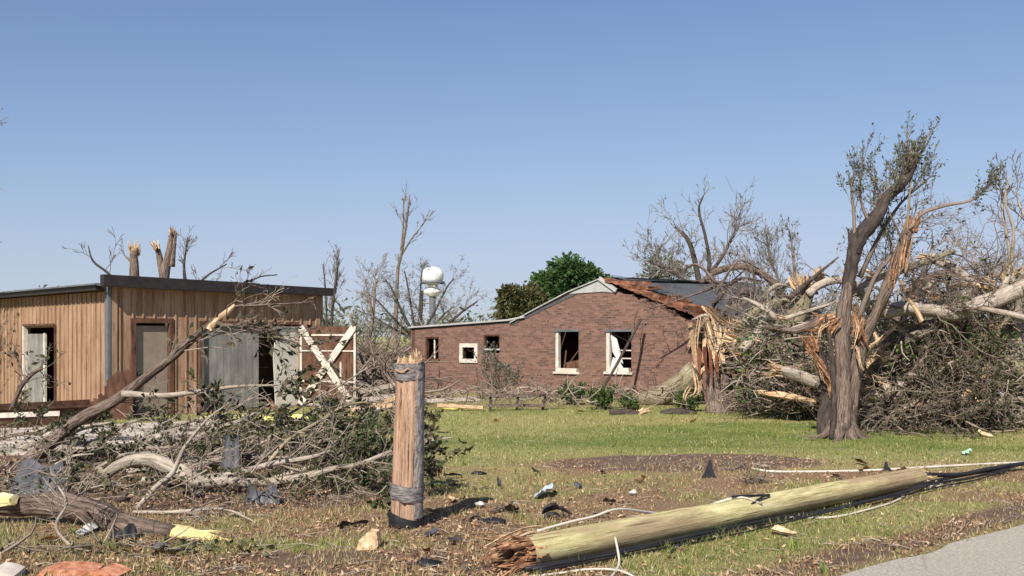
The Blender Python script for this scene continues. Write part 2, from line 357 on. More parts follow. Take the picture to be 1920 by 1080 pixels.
for nme, arr in (('soil', s_), ('grass', g_), ('straw', y_), ('lush', masks.lush)):
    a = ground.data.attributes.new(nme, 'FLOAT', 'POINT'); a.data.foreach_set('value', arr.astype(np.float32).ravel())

# road: a crowned sheet whose ragged edge lies on the verge
mb = MB(); L = np.arange(-14, 60, .25); rw = [0, .3, 1.5, 3.2, 5, 6.4]; V = []
for l in L:
    rag = (float(vnoise(l, 0, .6, 3)) - .5) * .16
    for k, d in enumerate(rw):
        dd = d + (rag if k == 0 else 0)
        p = RA + RD * l + RN * dd; V.append((p[0], p[1], -.012 + .05 * math.sin(math.pi * d / 6.4)))
nn = len(rw); q = [[i * nn + j, i * nn + j + 1, (i + 1) * nn + j + 1, (i + 1) * nn + j] for i in range(len(L) - 1) for j in range(nn - 1)]
mb.add(V, [np.array(q)]); mb.build('road', ROADM, kind='structure')

# concrete pad by the shed
mb = MB()
pts = [G(-160, 862), G(120, 852), G(355, 838), G(430, 800), G(470, 786), G(300, 796), G(60, 806), G(-160, 812)]
for p in pts: p[2] = .05
mb.prism(pts, (0, 0, -.15)); mb.build('pavement', CONC, kind='structure', smooth=False)

# ------------------------------------------------------------------ plant helpers
def smooth_path(P, n=None):
    P = np.asarray(P, float)
    if len(P) < 3: return P
    n = n or (len(P) - 1) * 5 + 1
    k = np.arange(len(P)); t = np.linspace(0, len(P) - 1, n); E = np.vstack([2 * P[0] - P[1], P, 2 * P[-1] - P[-2]]); o = []
    for x in t:
        i = min(int(x), len(P) - 2); f = x - i; a, b_, c, d = E[i], E[i + 1], E[i + 2], E[i + 3]
        o.append(.5 * (2 * b_ + (c - a) * f + (2 * a - 5 * b_ + 4 * c - d) * f * f + (-a + 3 * b_ - 3 * c + d) * f ** 3))
    return np.array(o)
def limb(mb, pts, Y, wpx, rng, sides=9, wob=.10, dY=0.0):
    """pts: (px,py[,Y]) along the limb; wpx: widths in photo pixels -> real path and radii"""
    P = []; n = len(pts)
    for i, p in enumerate(pts):
        yy = p[2] if len(p) > 2 else Y + dY * i / max(n - 1, 1)
        P.append(W(p[0], p[1], yy))
    wp = np.interp(np.linspace(0, 1, n), np.linspace(0, 1, len(wpx)), wpx)
    R = np.array([wp[i] / 2 / F * P[i][1] for i in range(n)])
    S = smooth_path(np.column_stack([np.array(P), R])); S[:, :3] += rng.normal(0, .035, (len(S), 3)) * S[:, 3:4]
    mb.tube(S[:, :3], S[:, 3], sides, wob, rng)
    return S
def leaves(mb, C, D, size, rng, asp=.45):
    asp = asp * .62
    C = np.asarray(C); n = len(C)
    if n == 0: return
    D = np.asarray(D) + rng.normal(0, .6, (n, 3)); D /= np.linalg.norm(D, axis=1)[:, None] + 1e-9
    N = rng.normal(0, 1, (n, 3)); S = np.cross(D, N); S /= np.linalg.norm(S, axis=1)[:, None] + 1e-9; N = np.cross(S, D)
    sz = (size * rng.uniform(.6, 1.3, n))[:, None]
    v = np.stack([C, C + D * sz * .5 + S * sz * asp + N * sz * .12, C + D * sz, C + D * sz * .5 - S * sz * asp + N * sz * .12], 1).reshape(-1, 3)
    i = np.arange(n)[:, None] * 4
    mb.add(v, [np.vstack([i + np.array([[0, 1, 2]]), i + np.array([[0, 2, 3]])])])
def grow(mb, p, d, L, r, lvl, rng, up=0.0, nk=4, wob=.25, lf=None, lfd=0, spread=.8, shrink=.6, minr=.003):
    d = np.asarray(d, float); d = d / np.linalg.norm(d); n = 5 if lvl > 0 else 4
    P = [np.asarray(p, float)]; dd = d.copy(); D = [dd]
    for i in range(n - 1):
        dd = dd + rng.normal(0, wob, 3); dd[2] += up; dd /= np.linalg.norm(dd); q = P[-1] + dd * L / (n - 1)
        if q[2] < .03: q[2] = .03 + rng.uniform(0, .03)
        P.append(q); D.append(dd)
    P = np.array(P); R = np.linspace(r, max(r * .35, minr), n)
    mb.tube(P, np.maximum(R, minr), 6 if r > .03 else (4 if r > .012 else 3), 0, rng, cap=r > .02)
    if lf is not None and lvl <= 1 and lfd:
        k = rng.poisson(lfd * L * LK)
        for _ in range(k):
            x = rng.uniform(.2, 1) * (n - 1); i = min(int(x), n - 2); f = x - i
            lf[0].append(P[i] * (1 - f) + P[i + 1] * f + rng.normal(0, .02, 3)); lf[1].append(D[i] + rng.normal(0, .5, 3))
    if lvl > 0:
        for k in range(max(1, int(round(nk * rng.uniform(.45, 1.1))))):
            x = rng.uniform(.2, 1.0) * (n - 1); i = min(int(x), n - 2); f = x - i
            pp = P[i] * (1 - f) + P[i + 1] * f
            cd = D[i] + rng.normal(0, spread, 3) * .75
            grow(mb, pp, cd, L * shrink * rng.uniform(.6, 1.15), max(r * .55 * (1 - .4 * x / n), minr), lvl - 1, rng, up, nk, wob, lf, lfd, spread, shrink, minr)
def shoots(mb, S, t0, t1, n, L, r, lvl, rng, bias=(0, 0, .6), spread=.8, up=.05, lf=None, lfd=0, nk=4, minr=.003, wob=.22, shrink=.6):
    """branches springing from a limb's path between t0 and t1"""
    m = len(S)
    for _ in range(n):
        x = rng.uniform(t0, t1) * (m - 1); i = min(int(x), m - 2); f = x - i; p = S[i, :3] * (1 - f) + S[i + 1, :3] * f
        T = S[i + 1, :3] - S[i, :3]; T = T / (np.linalg.norm(T) + 1e-9)
        d = T * .5 + np.asarray(bias) + rng.normal(0, spread, 3)
        grow(mb, p, d, L * rng.uniform(.55, 1.2), min(r * rng.uniform(.6, 1.1), S[i, 3] * .7), lvl, rng, up, nk, wob, lf, lfd, spread * .8, shrink, minr)
def shards(mb, c, d, r, L, n, rng, th=.35, fan=.25):
    r = float(r)
    c = np.asarray(c, float); d = np.asarray(d, float); d = d / np.linalg.norm(d)
    u = np.cross(d, (0, 0, 1.0)) if abs(d[2]) < .9 else np.cross(d, (1.0, 0, 0)); u /= np.linalg.norm(u); v = np.cross(d, u)
    for _ in range(n):
        a = rng.uniform(0, 6.28); rr = r * math.sqrt(rng.uniform(.05, 1)) * .85; o = u * math.cos(a) * rr + v * math.sin(a) * rr
        l = L * rng.uniform(.3, 1.0); w_ = r * th * rng.uniform(.5, 1.2); dd = d + o / r * fan + rng.normal(0, .08, 3)
        for jj in range(3):
            o2 = o + rng.normal(0, .35, 3) * w_; l2 = l * rng.uniform(.5, 1.0); b0 = c + o2 - d * r * .5; tip = c + o2 + dd * l2 + rng.normal(0, .1, 3) * r; mid = c + o2 + dd * l2 * .5 + rng.normal(0, .08, 3) * r
            s1 = rng.normal(0, 1, 3); s1 -= dd * s1.dot(dd) / dd.dot(dd); s1 /= np.linalg.norm(s1); t1 = np.cross(dd / np.linalg.norm(dd), s1); wj = w_ * rng.uniform(.35, .75); vv = []
            for cc_, kk in ((b0, 1), (c + o2, 1), (mid, .75), (tip, .12)):
                vv += [cc_ + s1 * wj * kk + t1 * wj * kk * .25, cc_ - s1 * wj * kk + t1 * wj * kk * .25, cc_ - s1 * wj * kk - t1 * wj * kk * .25, cc_ + s1 * wj * kk - t1 * wj * kk * .25]
            mb.add(vv, [np.array([[i * 4 + e, i * 4 + (e + 1) % 4, i * 4 + 4 + (e + 1) % 4, i * 4 + 4 + e] for i in range(3) for e in range(4)] + [[12, 13, 14, 15]])])
def slab_torn(mb, P, wd, th, rng, side=(0, 0, 1), n=4):
    """bundle of flat bent strips of torn wood along a path"""
    P = smooth_path(P); m = len(P); L = np.linalg.norm(P[-1] - P[0]); T = (P[-1] - P[0]) / (L + 1e-9)
    s0 = np.cross(T, (0.1, 1.0, 0.05)); s0 /= np.linalg.norm(s0) + 1e-9
    for j in range(n):
        a = max(0, int(rng.uniform(0, .25) * m)); b = max(a + 3, int(rng.uniform(.65, 1.0) * m)); b = min(b, m); Q = P[a:b]; k = len(Q)
        if k < 2: continue
        off = s0 * (j - (n - 1) / 2) * wd / n * 1.1; w_ = wd / n * rng.uniform(.7, 1.3); nn_ = np.cross(T, s0)
        prof = np.interp(np.linspace(0, 1, k), [0, .1, .6, 1], [.5, 1, .8, .05]) * (1 + rng.normal(0, .15, k)); d_ = rng.normal(0, .012, 3) + nn_ * rng.normal(0, .02)
        jit = np.cumsum(rng.normal(0, .006, (k, 3)), 0); C = Q + off + d_ + jit; tw = rng.uniform(-.8, .8); s1 = s0 * math.cos(tw) + nn_ * math.sin(tw); t1 = nn_ * math.cos(tw) - s0 * math.sin(tw)
        A_ = C + s1 * (w_ / 2 * prof)[:, None]; B_ = C - s1 * (w_ / 2 * prof)[:, None]; th_ = t1 * (w_ * .16)
        v = np.stack([A_ + th_, B_ + th_, B_ - th_, A_ - th_], 1).reshape(-1, 3); q = np.array([[i * 4 + e, i * 4 + (e + 1) % 4, i * 4 + 4 + (e + 1) % 4, i * 4 + 4 + e] for i in range(k - 1) for e in range(4)] + [[3, 2, 1, 0], [k * 4 - 4, k * 4 - 3, k * 4 - 2, k * 4 - 1]])
        mb.add(v, [q])

LK = .32
def R_(s): return np.random.default_rng(s)

# ------------------------------------------------------------------ walls with openings
class Plane:
    def __init__(s, A, B):
        s.A = np.array(A, float); s.B = np.array(B, float); s.L = np.linalg.norm(s.B - s.A); s.u = (s.B - s.A) / s.L
        s.n = np.array([s.u[1], -s.u[0]])                    # outward (to the camera when A is left of B)
        s.u3 = np.array([s.u[0], s.u[1], 0]); s.n3 = np.array([s.n[0], s.n[1], 0])
    def t(s, px):
        k = (px - CX) / F; return (k * s.A[1] - s.A[0]) / (s.u[0] - k * s.u[1])
    def z(s, px, py):
        Y = s.A[1] + s.t(px) * s.u[1]; return CZ - (py - HZ) / F * Y
    def p(s, t, z, off=0.0):
        q = s.A + s.u * t + s.n * off; return np.array([q[0], q[1], z])
def wall(mb, pl, tops, openings, th=.2, z0=-.15):
    """tops: [(t,z)...]; openings: (t0,t1,z0,z1)"""
    ts = sorted(set([t for t, _ in tops] + [o[0] for o in openings] + [o[1] for o in openings]))
    tt = [a for a, _ in tops]; tz = [b_ for _, b_ in tops]
    for a, b_ in zip(ts[:-1], ts[1:]):
        if b_ - a < 1e-4: continue
        za, zb = np.interp(a, tt, tz), np.interp(b_, tt, tz); cur = z0; mid = (a + b_) / 2
        for o in sorted([o for o in openings if o[0] - 1e-6 <= mid <= o[1] + 1e-6], key=lambda o: o[2]):
            if o[2] > cur: mb.prism([pl.p(a, cur), pl.p(b_, cur), pl.p(b_, o[2]), pl.p(a, o[2])], -pl.n3 * th)
            cur = o[3]
        mb.prism([pl.p(a, cur), pl.p(b_, cur), pl.p(b_, zb), pl.p(a, za)], -pl.n3 * th)
def rect(pl, x0, x1, y0, y1):
    xm = (x0 + x1) / 2; return (pl.t(x0), pl.t(x1), pl.z(xm, y1), pl.z(xm, y0))
def pbox(mb, pl, t0, t1, z0, z1, o0, o1):
    c = pl.p((t0 + t1) / 2, (z0 + z1) / 2, (o0 + o1) / 2); mb.box(c, pl.u3 * (t1 - t0) / 2, pl.n3 * (o1 - o0) / 2, np.array([0, 0, (z1 - z0) / 2]))
def frame(mb, pl, r, wd, o0, o1, sides='lrtb'):
    a, b_, c, d = r
    if 'l' in sides: pbox(mb, pl, a, a + wd, c, d, o0, o1)
    if 'r' in sides: pbox(mb, pl, b_ - wd, b_, c, d, o0, o1)
    if 't' in sides: pbox(mb, pl, a + wd, b_ - wd, d - wd, d, o0, o1)
    if 'b' in sides: pbox(mb, pl, a + wd, b_ - wd, c, c + wd, o0, o1)

# ================================================================== SHED
CNR = np.array([-9.82, 24.0])
RP = Plane(CNR, W(600, 760, 28.3)[:2])                     # right hand face, corner to far end
LPd = np.array([-RP.u[1], RP.u[0]]); LP = Plane(CNR + LPd * 9.5, CNR)      # left hand face
shed = thing('metal_shed', 'long tan ribbed metal shed with dark flat roof, door missing on its left face', 'shed', (CNR[0], CNR[1], 0))
ro = [rect(RP, 250, 320, 602, 790), rect(RP, 376, 560, 607, 770)]
ro[0] = (ro[0][0], ro[0][1], .02, ro[0][3]); ro[1] = (ro[1][0], ro[1][1], .02, ro[1][3])
lo = rect(LP, 47, 105, 614, 775); lo = (lo[0], lo[1], .05, lo[3])
mb = MB(); wall(mb, RP, [(0.15, 3.2), (RP.L, 3.2)], ro, .15)
bk = Plane(RP.B, RP.B + LPd * 9.5); wall(mb, bk, [(0, 3.2), (9.5, 3.2)], [], -.1)
fk = Plane(RP.B + LPd * 9.5, LP.A); wall(mb, fk, [(0.1, 3.2), (RP.L, 3.2)], [], -.1)
wall(mb, LP, [(0, 3.1), (LP.L, 3.1)], [lo], .15)
# ribs, cut around the openings, each panel a hair out of true
rng = R_(3)
for pl, ops, top in ((RP, ro, 3.14), (LP, [lo], 3.08)):
    tt = .25
    while tt < pl.L - .05:
        cur = .0
        for o in [o for o in ops if o[0] - .06 < tt < o[1] + .06]:
            if o[2] > .15: pbox(mb, pl, tt - .017, tt + .017, cur, o[2] - .05, 0, .032)
            cur = o[3] + .07
        pbox(mb, pl, tt - .017, tt + .017, cur, top, 0, .032)
        tt += .29 + rng.normal(0, .012)
mb.build('wall', SIDING, shed, smooth=False)
mb = MB(); a = RP
def roofslab(mb, pl, t0, t1, d0, d1, z0, z1, z0b=None, zend=None):
    ze = zend if zend is not None else z1
    P = [pl.p(t0, z1, d0), pl.p(t1, ze, d0), pl.p(t1, ze, -d1), pl.p(t0, z1, -d1)]
    v = P + [p - np.array([0, 0, z1 - z0]) for p in P]
    mb.add(v, [np.array([[0, 1, 2, 3], [7, 6, 5, 4], [4, 5, 1, 0], [5, 6, 2, 1], [6, 7, 3, 2], [7, 4, 0, 3]])])
roofslab(mb, RP, -.28, RP.t(475), .34, -.12, 3.2, 3.48, zend=3.42)
roofslab(mb, RP, RP.t(475) + .004, RP.L + .22, .36, -.10, 3.18, 3.40, zend=3.37)
roofslab(mb, LP, -.3, LP.L - .04, .32, 3.3, 3.12, 3.23)
roofslab(mb, LP, -.3, LP.L - .05, -3.3, RP.L, 3.11, 3.22)
mb.build('roof', ROOFT, shed, smooth=False)
mb = MB(); pbox(mb, LP, -.3, LP.L + .1, 3.236, 3.275, .26, .40); mb.build('gutter', GREYTR, shed, smooth=False)
mb = MB(); pbox(mb, LP, LP.L - .13, LP.L + .0, .02, 3.09, .005, .06); pbox(mb, RP, -.055, .012, .02, 3.2, -.12, .05); mb.build('downspout', GREYTR, shed, smooth=False)
mb = MB(); pbox(mb, RP, .03, .17, 0, 3.2, .003, .04); mb.build('corner_trim', SIDING, shed, smooth=False); mb = MB(); pbox(mb, RP, RP.L - .16, RP.L - .02, 0, 3.19, .003, .04); mb.build('corner_trim', SIDING, shed, smooth=False)
# personnel door
r = ro[0]; mb = MB(); pbox(mb, RP, r[0] + .06, r[1] - .06, .03, r[3] - .12, -.11, -.06)
d = mb.build('door', DOORT, shed, smooth=False); mb = MB()
frame(mb, RP, (r[0] - .07, r[1] + .07, .02, r[3] + .07), .12, -.05, .05, 'lrt'); mb.build('door_frame', BROWNP, d, smooth=False)
mb = MB(); mb.tube([RP.p(r[0] + .15, 1.05, -.06), RP.p(r[0] + .15, 1.05, .0)], [.035, .03], 8); mb.tube([RP.p(r[0] + .15, 1.05, 0), RP.p(r[0] + .15, 1.05, .04)], [.045, .04], 8); mb.build('handle', DARKM, d)
# big opening: grey sliding door, dark gap, pale panel
r = ro[1]; mb = MB(); frame(mb, RP, (r[0] - .05, r[1] + .05, .02, r[3] + .06), .07, -.02, .06, 'lt'); mb.build('opening_frame', BROWNP, shed, smooth=False)
g0, g1 = RP.t(378), RP.t(487); mb = MB(); pbox(mb, RP, g0, g1, .05, r[3] - .03, -.10, -.06)
for k in range(1, 8): x = g0 + (g1 - g0) * k / 8; pbox(mb, RP, x - .010, x + .010, .06, r[3] - .05, -.058, -.054)
d = mb.build('sliding_door', DOORG, shed, smooth=False); mb = MB(); pbox(mb, RP, g0 + .02, g0 + .07, .05, r[3] - .03, -.043, -.02); mb.build('door_edge', WHITEW, d, smooth=False)
g0, g1 = RP.t(516), RP.t(561); mb = MB(); P = [RP.p(g0 + .05, .05, -.05), RP.p(g1, .05, -.05), RP.p(g1, r[3] - .06, -.05), RP.p(g0 + .08, r[3] - .06, -.05), RP.p(g0 - .02, r[3] - .9, -.05)]
mb.prism(P, -RP.n3 * .04); mb.build('inner_panel', PANELW, shed, smooth=False)
mb = MB(); rng = R_(8)                                     # shelves inside the gap
for k in range(5): pbox(mb, RP, RP.t(488), RP.t(515), .35 + k * .38, .38 + k * .38, -.9, -.35)
mb.build('shelf_rack', BROWNP, shed, smooth=False)
# left face doorway: white jambs, half-open leaf
mb = MB(); frame(mb, LP, (lo[0] - .05, lo[1] + .05, .05, lo[3] + .05), .10, -.06, .06, 'l'); mb.build('door_jamb', WHITEW, shed, smooth=False); mb = MB(); frame(mb, LP, (lo[0] - .05, lo[1] + .05, .05, lo[3] + .05), .045, -.06, .055, 'r'); fr = mb.build('door_jamb', BROWNP, shed, smooth=False)
mb = MB(); frame(mb, LP, (lo[0] - .05, lo[1] + .05, .05, lo[3] + .10), .05, .0, .075, 't'); mb.build('head_trim', BROWNP, fr, smooth=False)
mb = MB(); p0 = LP.p(lo[0] + .06, .06, -.08); q0 = LP.p(LP.t(72), .06, -.16)
mb.box((p0 + q0) / 2 + np.array([0, 0, 1.0]), (q0 - p0) / 2, LP.n3 * .02, np.array([0, 0, 1.0])); lf = mb.build('door_leaf', DOORG, shed, smooth=False)
mb = MB(); mb.box(q0 + LP.u3 * .05 + np.array([0, 0, 1.0]), LP.u3 * .045, LP.n3 * .03, np.array([0, 0, 1.02])); mb.build('leaf_edge', WHITEW, lf, smooth=False)
# open barn door with the white X, swung out past the shed's end
hp = RP.p(RP.t(561), 0, .06); BP = Plane(hp[:2], W(668, 765, 26.9)[:2])
bz0, bz1 = .06, BP.z(610, 612); mb = MB()
tt = 0.0; rng = R_(4)
while tt < BP.L - .02:
    e = min(tt + .2, BP.L); pbox(mb, BP, tt + .004, e - .004, bz0, bz1 + rng.normal(0, .006), -.03, 0); tt += .2
bd = mb.build('barn_door', BROWNP, shed, smooth=False)
mb = MB(); frame(mb, BP, (0, BP.L, bz0, bz1), .07, .002, .03, 'lr')
for zz, wd in ((bz1 - .24, .05), (bz1 - .68, .035), (bz0 + .68, .045), (bz0 + .03, .045)): pbox(mb, BP, .075, BP.L - .075, zz - wd / 2, zz + wd / 2, .002, .026)
pbox(mb, BP, BP.L * .72, BP.L * .72 + .05, bz0 + .7, bz1 - .98, .002, .024)
mb.build('door_rail', WHITEW, bd, smooth=False)
for k, (a0, b0) in enumerate((((.04, bz1 - .02), (BP.L - .06, bz0 + .02)), ((.04, bz0 + .04), (BP.L - .05, bz1 - .04)))):
    mb = MB(); o = .045 + k * .022; mb.plank(BP.p(a0[0], a0[1], o), BP.p(b0[0], b0[1], o), .20, .02, BP.u3); mb.build('cross_brace', WHITEW, bd, smooth=False)

# fallen dark steel channel and broken maroon wall by the corner
mb = MB(); a = W(-60, 792, 20.2); b_ = W(168, 772, 22.2); a[2] = .42; b_[2] = .42
mb.plank(a, b_, .30, .03, (0, 0, 1)); n_ = np.array([.45, -.9, 0]); mb.plank(a + (0, .28, .05), b_ + (0, .28, .0), .05, .5, (0, 0, 1))
mb.plank(a + (0, .05, -.2), b_ + (0, .05, -.28), .35, .05, (0, 0, 1))
t_ = thing('steel_channel', 'long dark brown steel channel lying on the rubble left of the shed corner', 'beam', (a + b_) / 2 * np.array([1, 1, 0]))
mb.build('channel', BROWNP, t_, smooth=False)
mb = MB(); mb.plank(W(-60, 781, 19.9), W(112, 775, 20.4), .10, .04, (0, 0, 1)); mb.build('lining_board', WHITEW, t_, smooth=False)
mb = MB(); BW = Plane(W(150, 790, 23.3)[:2], W(249, 790, 23.75)[:2]); rng = R_(12)
n = 24; base = [(0, .42), (.2, .45), (.42, .62), (.5, .98), (.66, 1.12), (1, 1.16)]
for k in range(n):
    t0 = BW.L * k / n; hgt_ = np.interp(k / n, [b[0] for b in base], [b[1] for b in base]) + rng.uniform(-.04, .05)
    pbox(mb, BW, t0, t0 + BW.L / n + .001, 0, hgt_, -.14, -.001 * (k % 2))
tag(mb.build('broken_wall', BROWNP, base=(BW.A[0], BW.A[1], 0), smooth=False), 'low jagged maroon wall remnant standing at the shed corner', 'wall')

# ================================================================== BRICK HOUSE
HA = np.array([-3.81, 37.0]); HB = np.array([(1303 - CX) / F * 29.6, 29.6]); HP = Plane(HA, HB); BK = -HP.n3
house = thing('brick_house', 'ruined red brick house with gable wall, missing roof edge and blown-out windows', 'house', (HA[0], HA[1], 0))
prof = [(772, 617), (860, 611), (955, 604), (966, 603), (1008, 579), (1067, 548), (1130, 545), (1160, 549), (1200, 563), (1250, 583), (1303, 606)]
tops = [(HP.t(x), HP.z(x, y)) for x, y in prof]
W5 = [(797, 823, 632, 673), (866, 893, 648, 677), (906, 937, 628, 662), (1041, 1085, 622, 697), (1136, 1184, 622, 697)]
ops = [rect(HP, *q_) for q_ in W5]
def brickify(o, pl):
    me = o.data; n = len(me.vertices); c = np.empty(n * 3, np.float32); me.vertices.foreach_get('co', c); c = c.reshape(-1, 3) + np.array(o['_w'], np.float32)
    uv = np.zeros((n, 3), np.float32); uv[:, 0] = (c[:, :2] - pl.A) @ pl.u + ((c[:, :2] - pl.A) @ pl.n) * 1.0; uv[:, 1] = c[:, 2]
    a_ = me.attributes.new('brickuv', 'FLOAT_VECTOR', 'POINT'); a_.data.foreach_set('vector', uv.ravel())
mb = MB(); wall(mb, HP, tops, ops, .24)
# ragged stepped top course and the torn right hand edge
rng = R_(6)
for k in range(46):
    t_k = rng.uniform(HP.t(965), HP.L); zt = np.interp(t_k, [a for a, _ in tops], [b for _, b in tops])
    pbox(mb, HP, t_k, t_k + .2, zt - .08, zt + rng.uniform(-.02, .07), -.2, -.003)
for k in range(18):
    zt = .08 + k * .13; pbox(mb, HP, HP.L - .1, HP.L + rng.uniform(.0, .16), zt, zt + .07, -.2, -.004)
o = mb.build('gable_wall', BRICK, house, smooth=False); brickify(o, HP)
mb = MB(); lw = Plane(HA + BK[:2] * 11, HA); wall(mb, lw, [(0, 2.3), (11, 2.3)], [], .22); o = mb.build('side_wall', BRICK, house, smooth=False); brickify(o, lw)
mb = MB(); rwl = Plane(HB + BK[:2] * .3, HB + BK[:2] * 11); wall(mb, rwl, [(0, 1.2), (.5, .7), (2.2, .5), (3, .9), (3.4, 2.0), (5, 2.2), (10.7, 2.3)], [], -.22); o = mb.build('side_wall', BRICK, house, smooth=False); brickify(o, rwl)
mb = MB(); bw = Plane(HA + BK[:2] * 11, HB + BK[:2] * 11); wall(mb, bw, [(0, 2.3), (HP.L / 2, 3.0), (HP.L, 2.3)], [], .2); o = mb.build('rear_wall', BRICK, house, smooth=False); brickify(o, bw)
# inner partition a little way in keeps the rooms dark
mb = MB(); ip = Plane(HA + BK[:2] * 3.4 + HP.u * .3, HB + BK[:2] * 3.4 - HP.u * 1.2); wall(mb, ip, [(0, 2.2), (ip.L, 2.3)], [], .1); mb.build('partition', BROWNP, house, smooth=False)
# windows
def win(i, mat, wd, sides, sill=True, bars=0, sillw=.07):
    r = ops[i]; mb = MB(); frame(mb, HP, (r[0], r[1], r[2], r[3]), wd, -.16, -.02, sides); f = mb.build('window', mat, house, smooth=False)
    if sill:
        mb = MB(); pbox(mb, HP, r[0] - .05, r[1] + .05, r[2] - sillw, r[2] - .002, -.1, .07); mb.build('sill', WHITEW if mat is WHITEW else BROWNP, f, smooth=False)
    if bars:
        mb = MB()
        if bars == 1: pbox(mb, HP, (r[0] + r[1]) / 2 + .02, (r[0] + r[1]) / 2 + .07, r[2] + .02, r[3] - .02, -.13, -.08)
        else:
            x0 = (r[0] + r[1]) / 2
            for zz in (.32, .52): pbox(mb, HP, x0 + .02, r[1] - .06, r[2] + (r[3] - r[2]) * zz, r[2] + (r[3] - r[2]) * zz + .035, -.13, -.09)
        mb.build('sash_bar', WHITEW, f, smooth=False)
    return f
win(0, BROWNP, .05, 'lrt', True, 1); f2 = win(1, BROWNP, .04, 'lrtb', False); win(2, BROWNP, .04, 'lrt', False)
r = ops[1]; mb = MB(); frame(mb, HP, (r[0] - .08, r[1] + .08, r[2] - .06, r[3] + .08), .14, .003, .05); mb.build('surround', WHITEW, f2, smooth=False)
r = ops[2]; mb = MB(); pbox(mb, HP, r[0] + .02, r[1] + .03, r[2] + .10, r[2] + .16, -.1, .04); mb.build('window_bar', PALETR, house, smooth=False)
f4 = win(3, WHITEW, .11, 'lb'); f5 = win(4, WHITEW, .12, 'lb', True, 2, .08)
for r, f in ((ops[3], f4), (ops[4], f5)):
    mb = MB(); pbox(mb, HP, r[0] - .03, r[1] + .03, r[3] + .003, r[3] + .07, -.05, .03); mb.build('lintel', GREYTR, f, smooth=False)
# torn curtain in the right window and fallen boards in the left
r = ops[4]; mb = MB(); hh = r[3] - r[2]; ww = r[1] - r[0]
P = [HP.p(r[0] + .14, r[3] - .1, -.1), HP.p(r[0] + .34, r[3] - .22, -.12), HP.p(r[0] + ww * .5, r[2] + hh * .55, -.08), HP.p(r[0] + ww * .62, r[2] + hh * .2, -.1), HP.p(r[0] + ww * .4, r[2] + hh * .3, -.07), HP.p(r[0] + .2, r[2] + hh * .5, -.09)]
mb.prism(P, HP.n3 * .015)
P = [HP.p(r[0] + .13, r[2] + .1, -.06), HP.p(r[1] - .3, r[2] + .1, -.03), HP.p(r[0] + ww * .45, r[2] + hh * .3, -.08), HP.p(r[0] + .22, r[2] + hh * .36, -.1)]
mb.prism(P, HP.n3 * .015); mb.build('curtain', CLOTH, f5, smooth=False)
r = ops[3]; mb = MB(); mb.plank(HP.p(r[0] + .25, r[2] + .1, -.3), HP.p(r[1] - .1, r[2] + .95, -.5), .12, .03, HP.n3); mb.plank(HP.p(r[0] + .15, r[2] + .1, -.3), HP.p(r[0] + .2, r[2] + .7, -.35), .05, .03); mb.plank(HP.p(r[0] + .3, r[2] + .15, -.25), HP.p(r[1] - .15, r[2] + .25, -.3), .3, .03, (0, 0, 1)); mb.build('loose_board', BROWNP, f4, smooth=False)
# fascia of the low wing and the pale rake on the left slope
mb = MB(); rng = R_(15)
for (xa, ya), (xb, yb) in zip([(768, 614), (850, 608), (955, 600)], [(850, 608), (955, 600), (985, 594)]):
    mb.plank(HP.p(HP.t(xa), HP.z(xa, ya), .05), HP.p(HP.t(xb), HP.z(xb, yb), .05), .06, .09)
for (xa, ya), (xb, yb) in zip([(958, 605), (1008, 578), (1067, 547)], [(1008, 578), (1067, 547), (1131, 521)]):
    mb.plank(HP.p(HP.t(xa), HP.z(xa, ya), .06), HP.p(HP.t(xb), HP.z(xb, yb), .06), .035, .05)
mb.plank(HP.p(HP.t(1126), HP.z(1126, 522), .07), HP.p(HP.t(1158), HP.z(1158, 545), .07), .12, .07)
mb.build('rake_trim', PALETR, house, smooth=False)
mb = MB(); P = [HP.p(HP.t(x), HP.z(x, y), .004) for x, y in ((1068, 551), (1130, 524), (1157, 549), (1130, 547))]; mb.prism(P, HP.n3 * .03); mb.build('gable_panel', PALETR, house, smooth=False)
# roof planes
PKt = HP.t(1130); PK = HP.p(PKt, HP.z(1130, 524)); Dp = 11.5
def rp(px, py, back, dz=0.0):
    q = HP.p(HP.t(px), HP.z(px, py)) + BK * back; q[2] += dz; return q
mb = MB()
Pl = [rp(960, 604, -.02), rp(1130, 523, -.02), rp(1130, 524, Dp, .25), rp(960, 601, Dp)]; mb.prism(Pl, (0, 0, -.1))
Pw = [rp(770, 612, .06), rp(958, 600, .06), rp(958, 600, Dp), rp(770, 612, Dp)]; mb.prism(Pw, (0, 0, -.1))
mb.build('roof', SHINGLE, house, smooth=False)
# right slope: shingles begin ragged and further back, dips towards the eave
mb = MB(); nu, nv = 26, 26; V = []; rng = R_(19)
def slope(u, s, lift=0):
    """u 0 ridge..1 eave, s metres back from the gable"""
    a = HP.p(PKt, 0); b_ = HP.p(HP.L + .15, 0); p = a * (1 - u) + b_ * u + BK * s
    z0 = HP.z(1130, 524) + .027 * s; z1 = HP.z(1303, 596) + .01 * s
    p[2] = z0 * (1 - u) + z1 * u - .10 * math.sin(math.pi * u) * min(s, 6) / 6 + .05 * float(fbm(s, u * 5, 1.4, 7)) + lift; return p
for i in range(nu):
    u = i / (nu - 1); s0 = .55 + 1.35 * u * (1 - .35 * u) + .35 * (float(vnoise(u * 9, 0, 1, 4)) - .5)
    for j in range(nv): s = s0 + (10.8 - s0 - 1.2 * u) * j / (nv - 1); V.append(slope(u, s, .06))
q = [[i * nv + j, (i + 1) * nv + j, (i + 1) * nv + j + 1, i * nv + j + 1] for i in range(nu - 1) for j in range(nv - 1)]
V = np.array(V); nvv = len(V); V2 = V - np.array([0, 0, .05]); q = np.array(q)
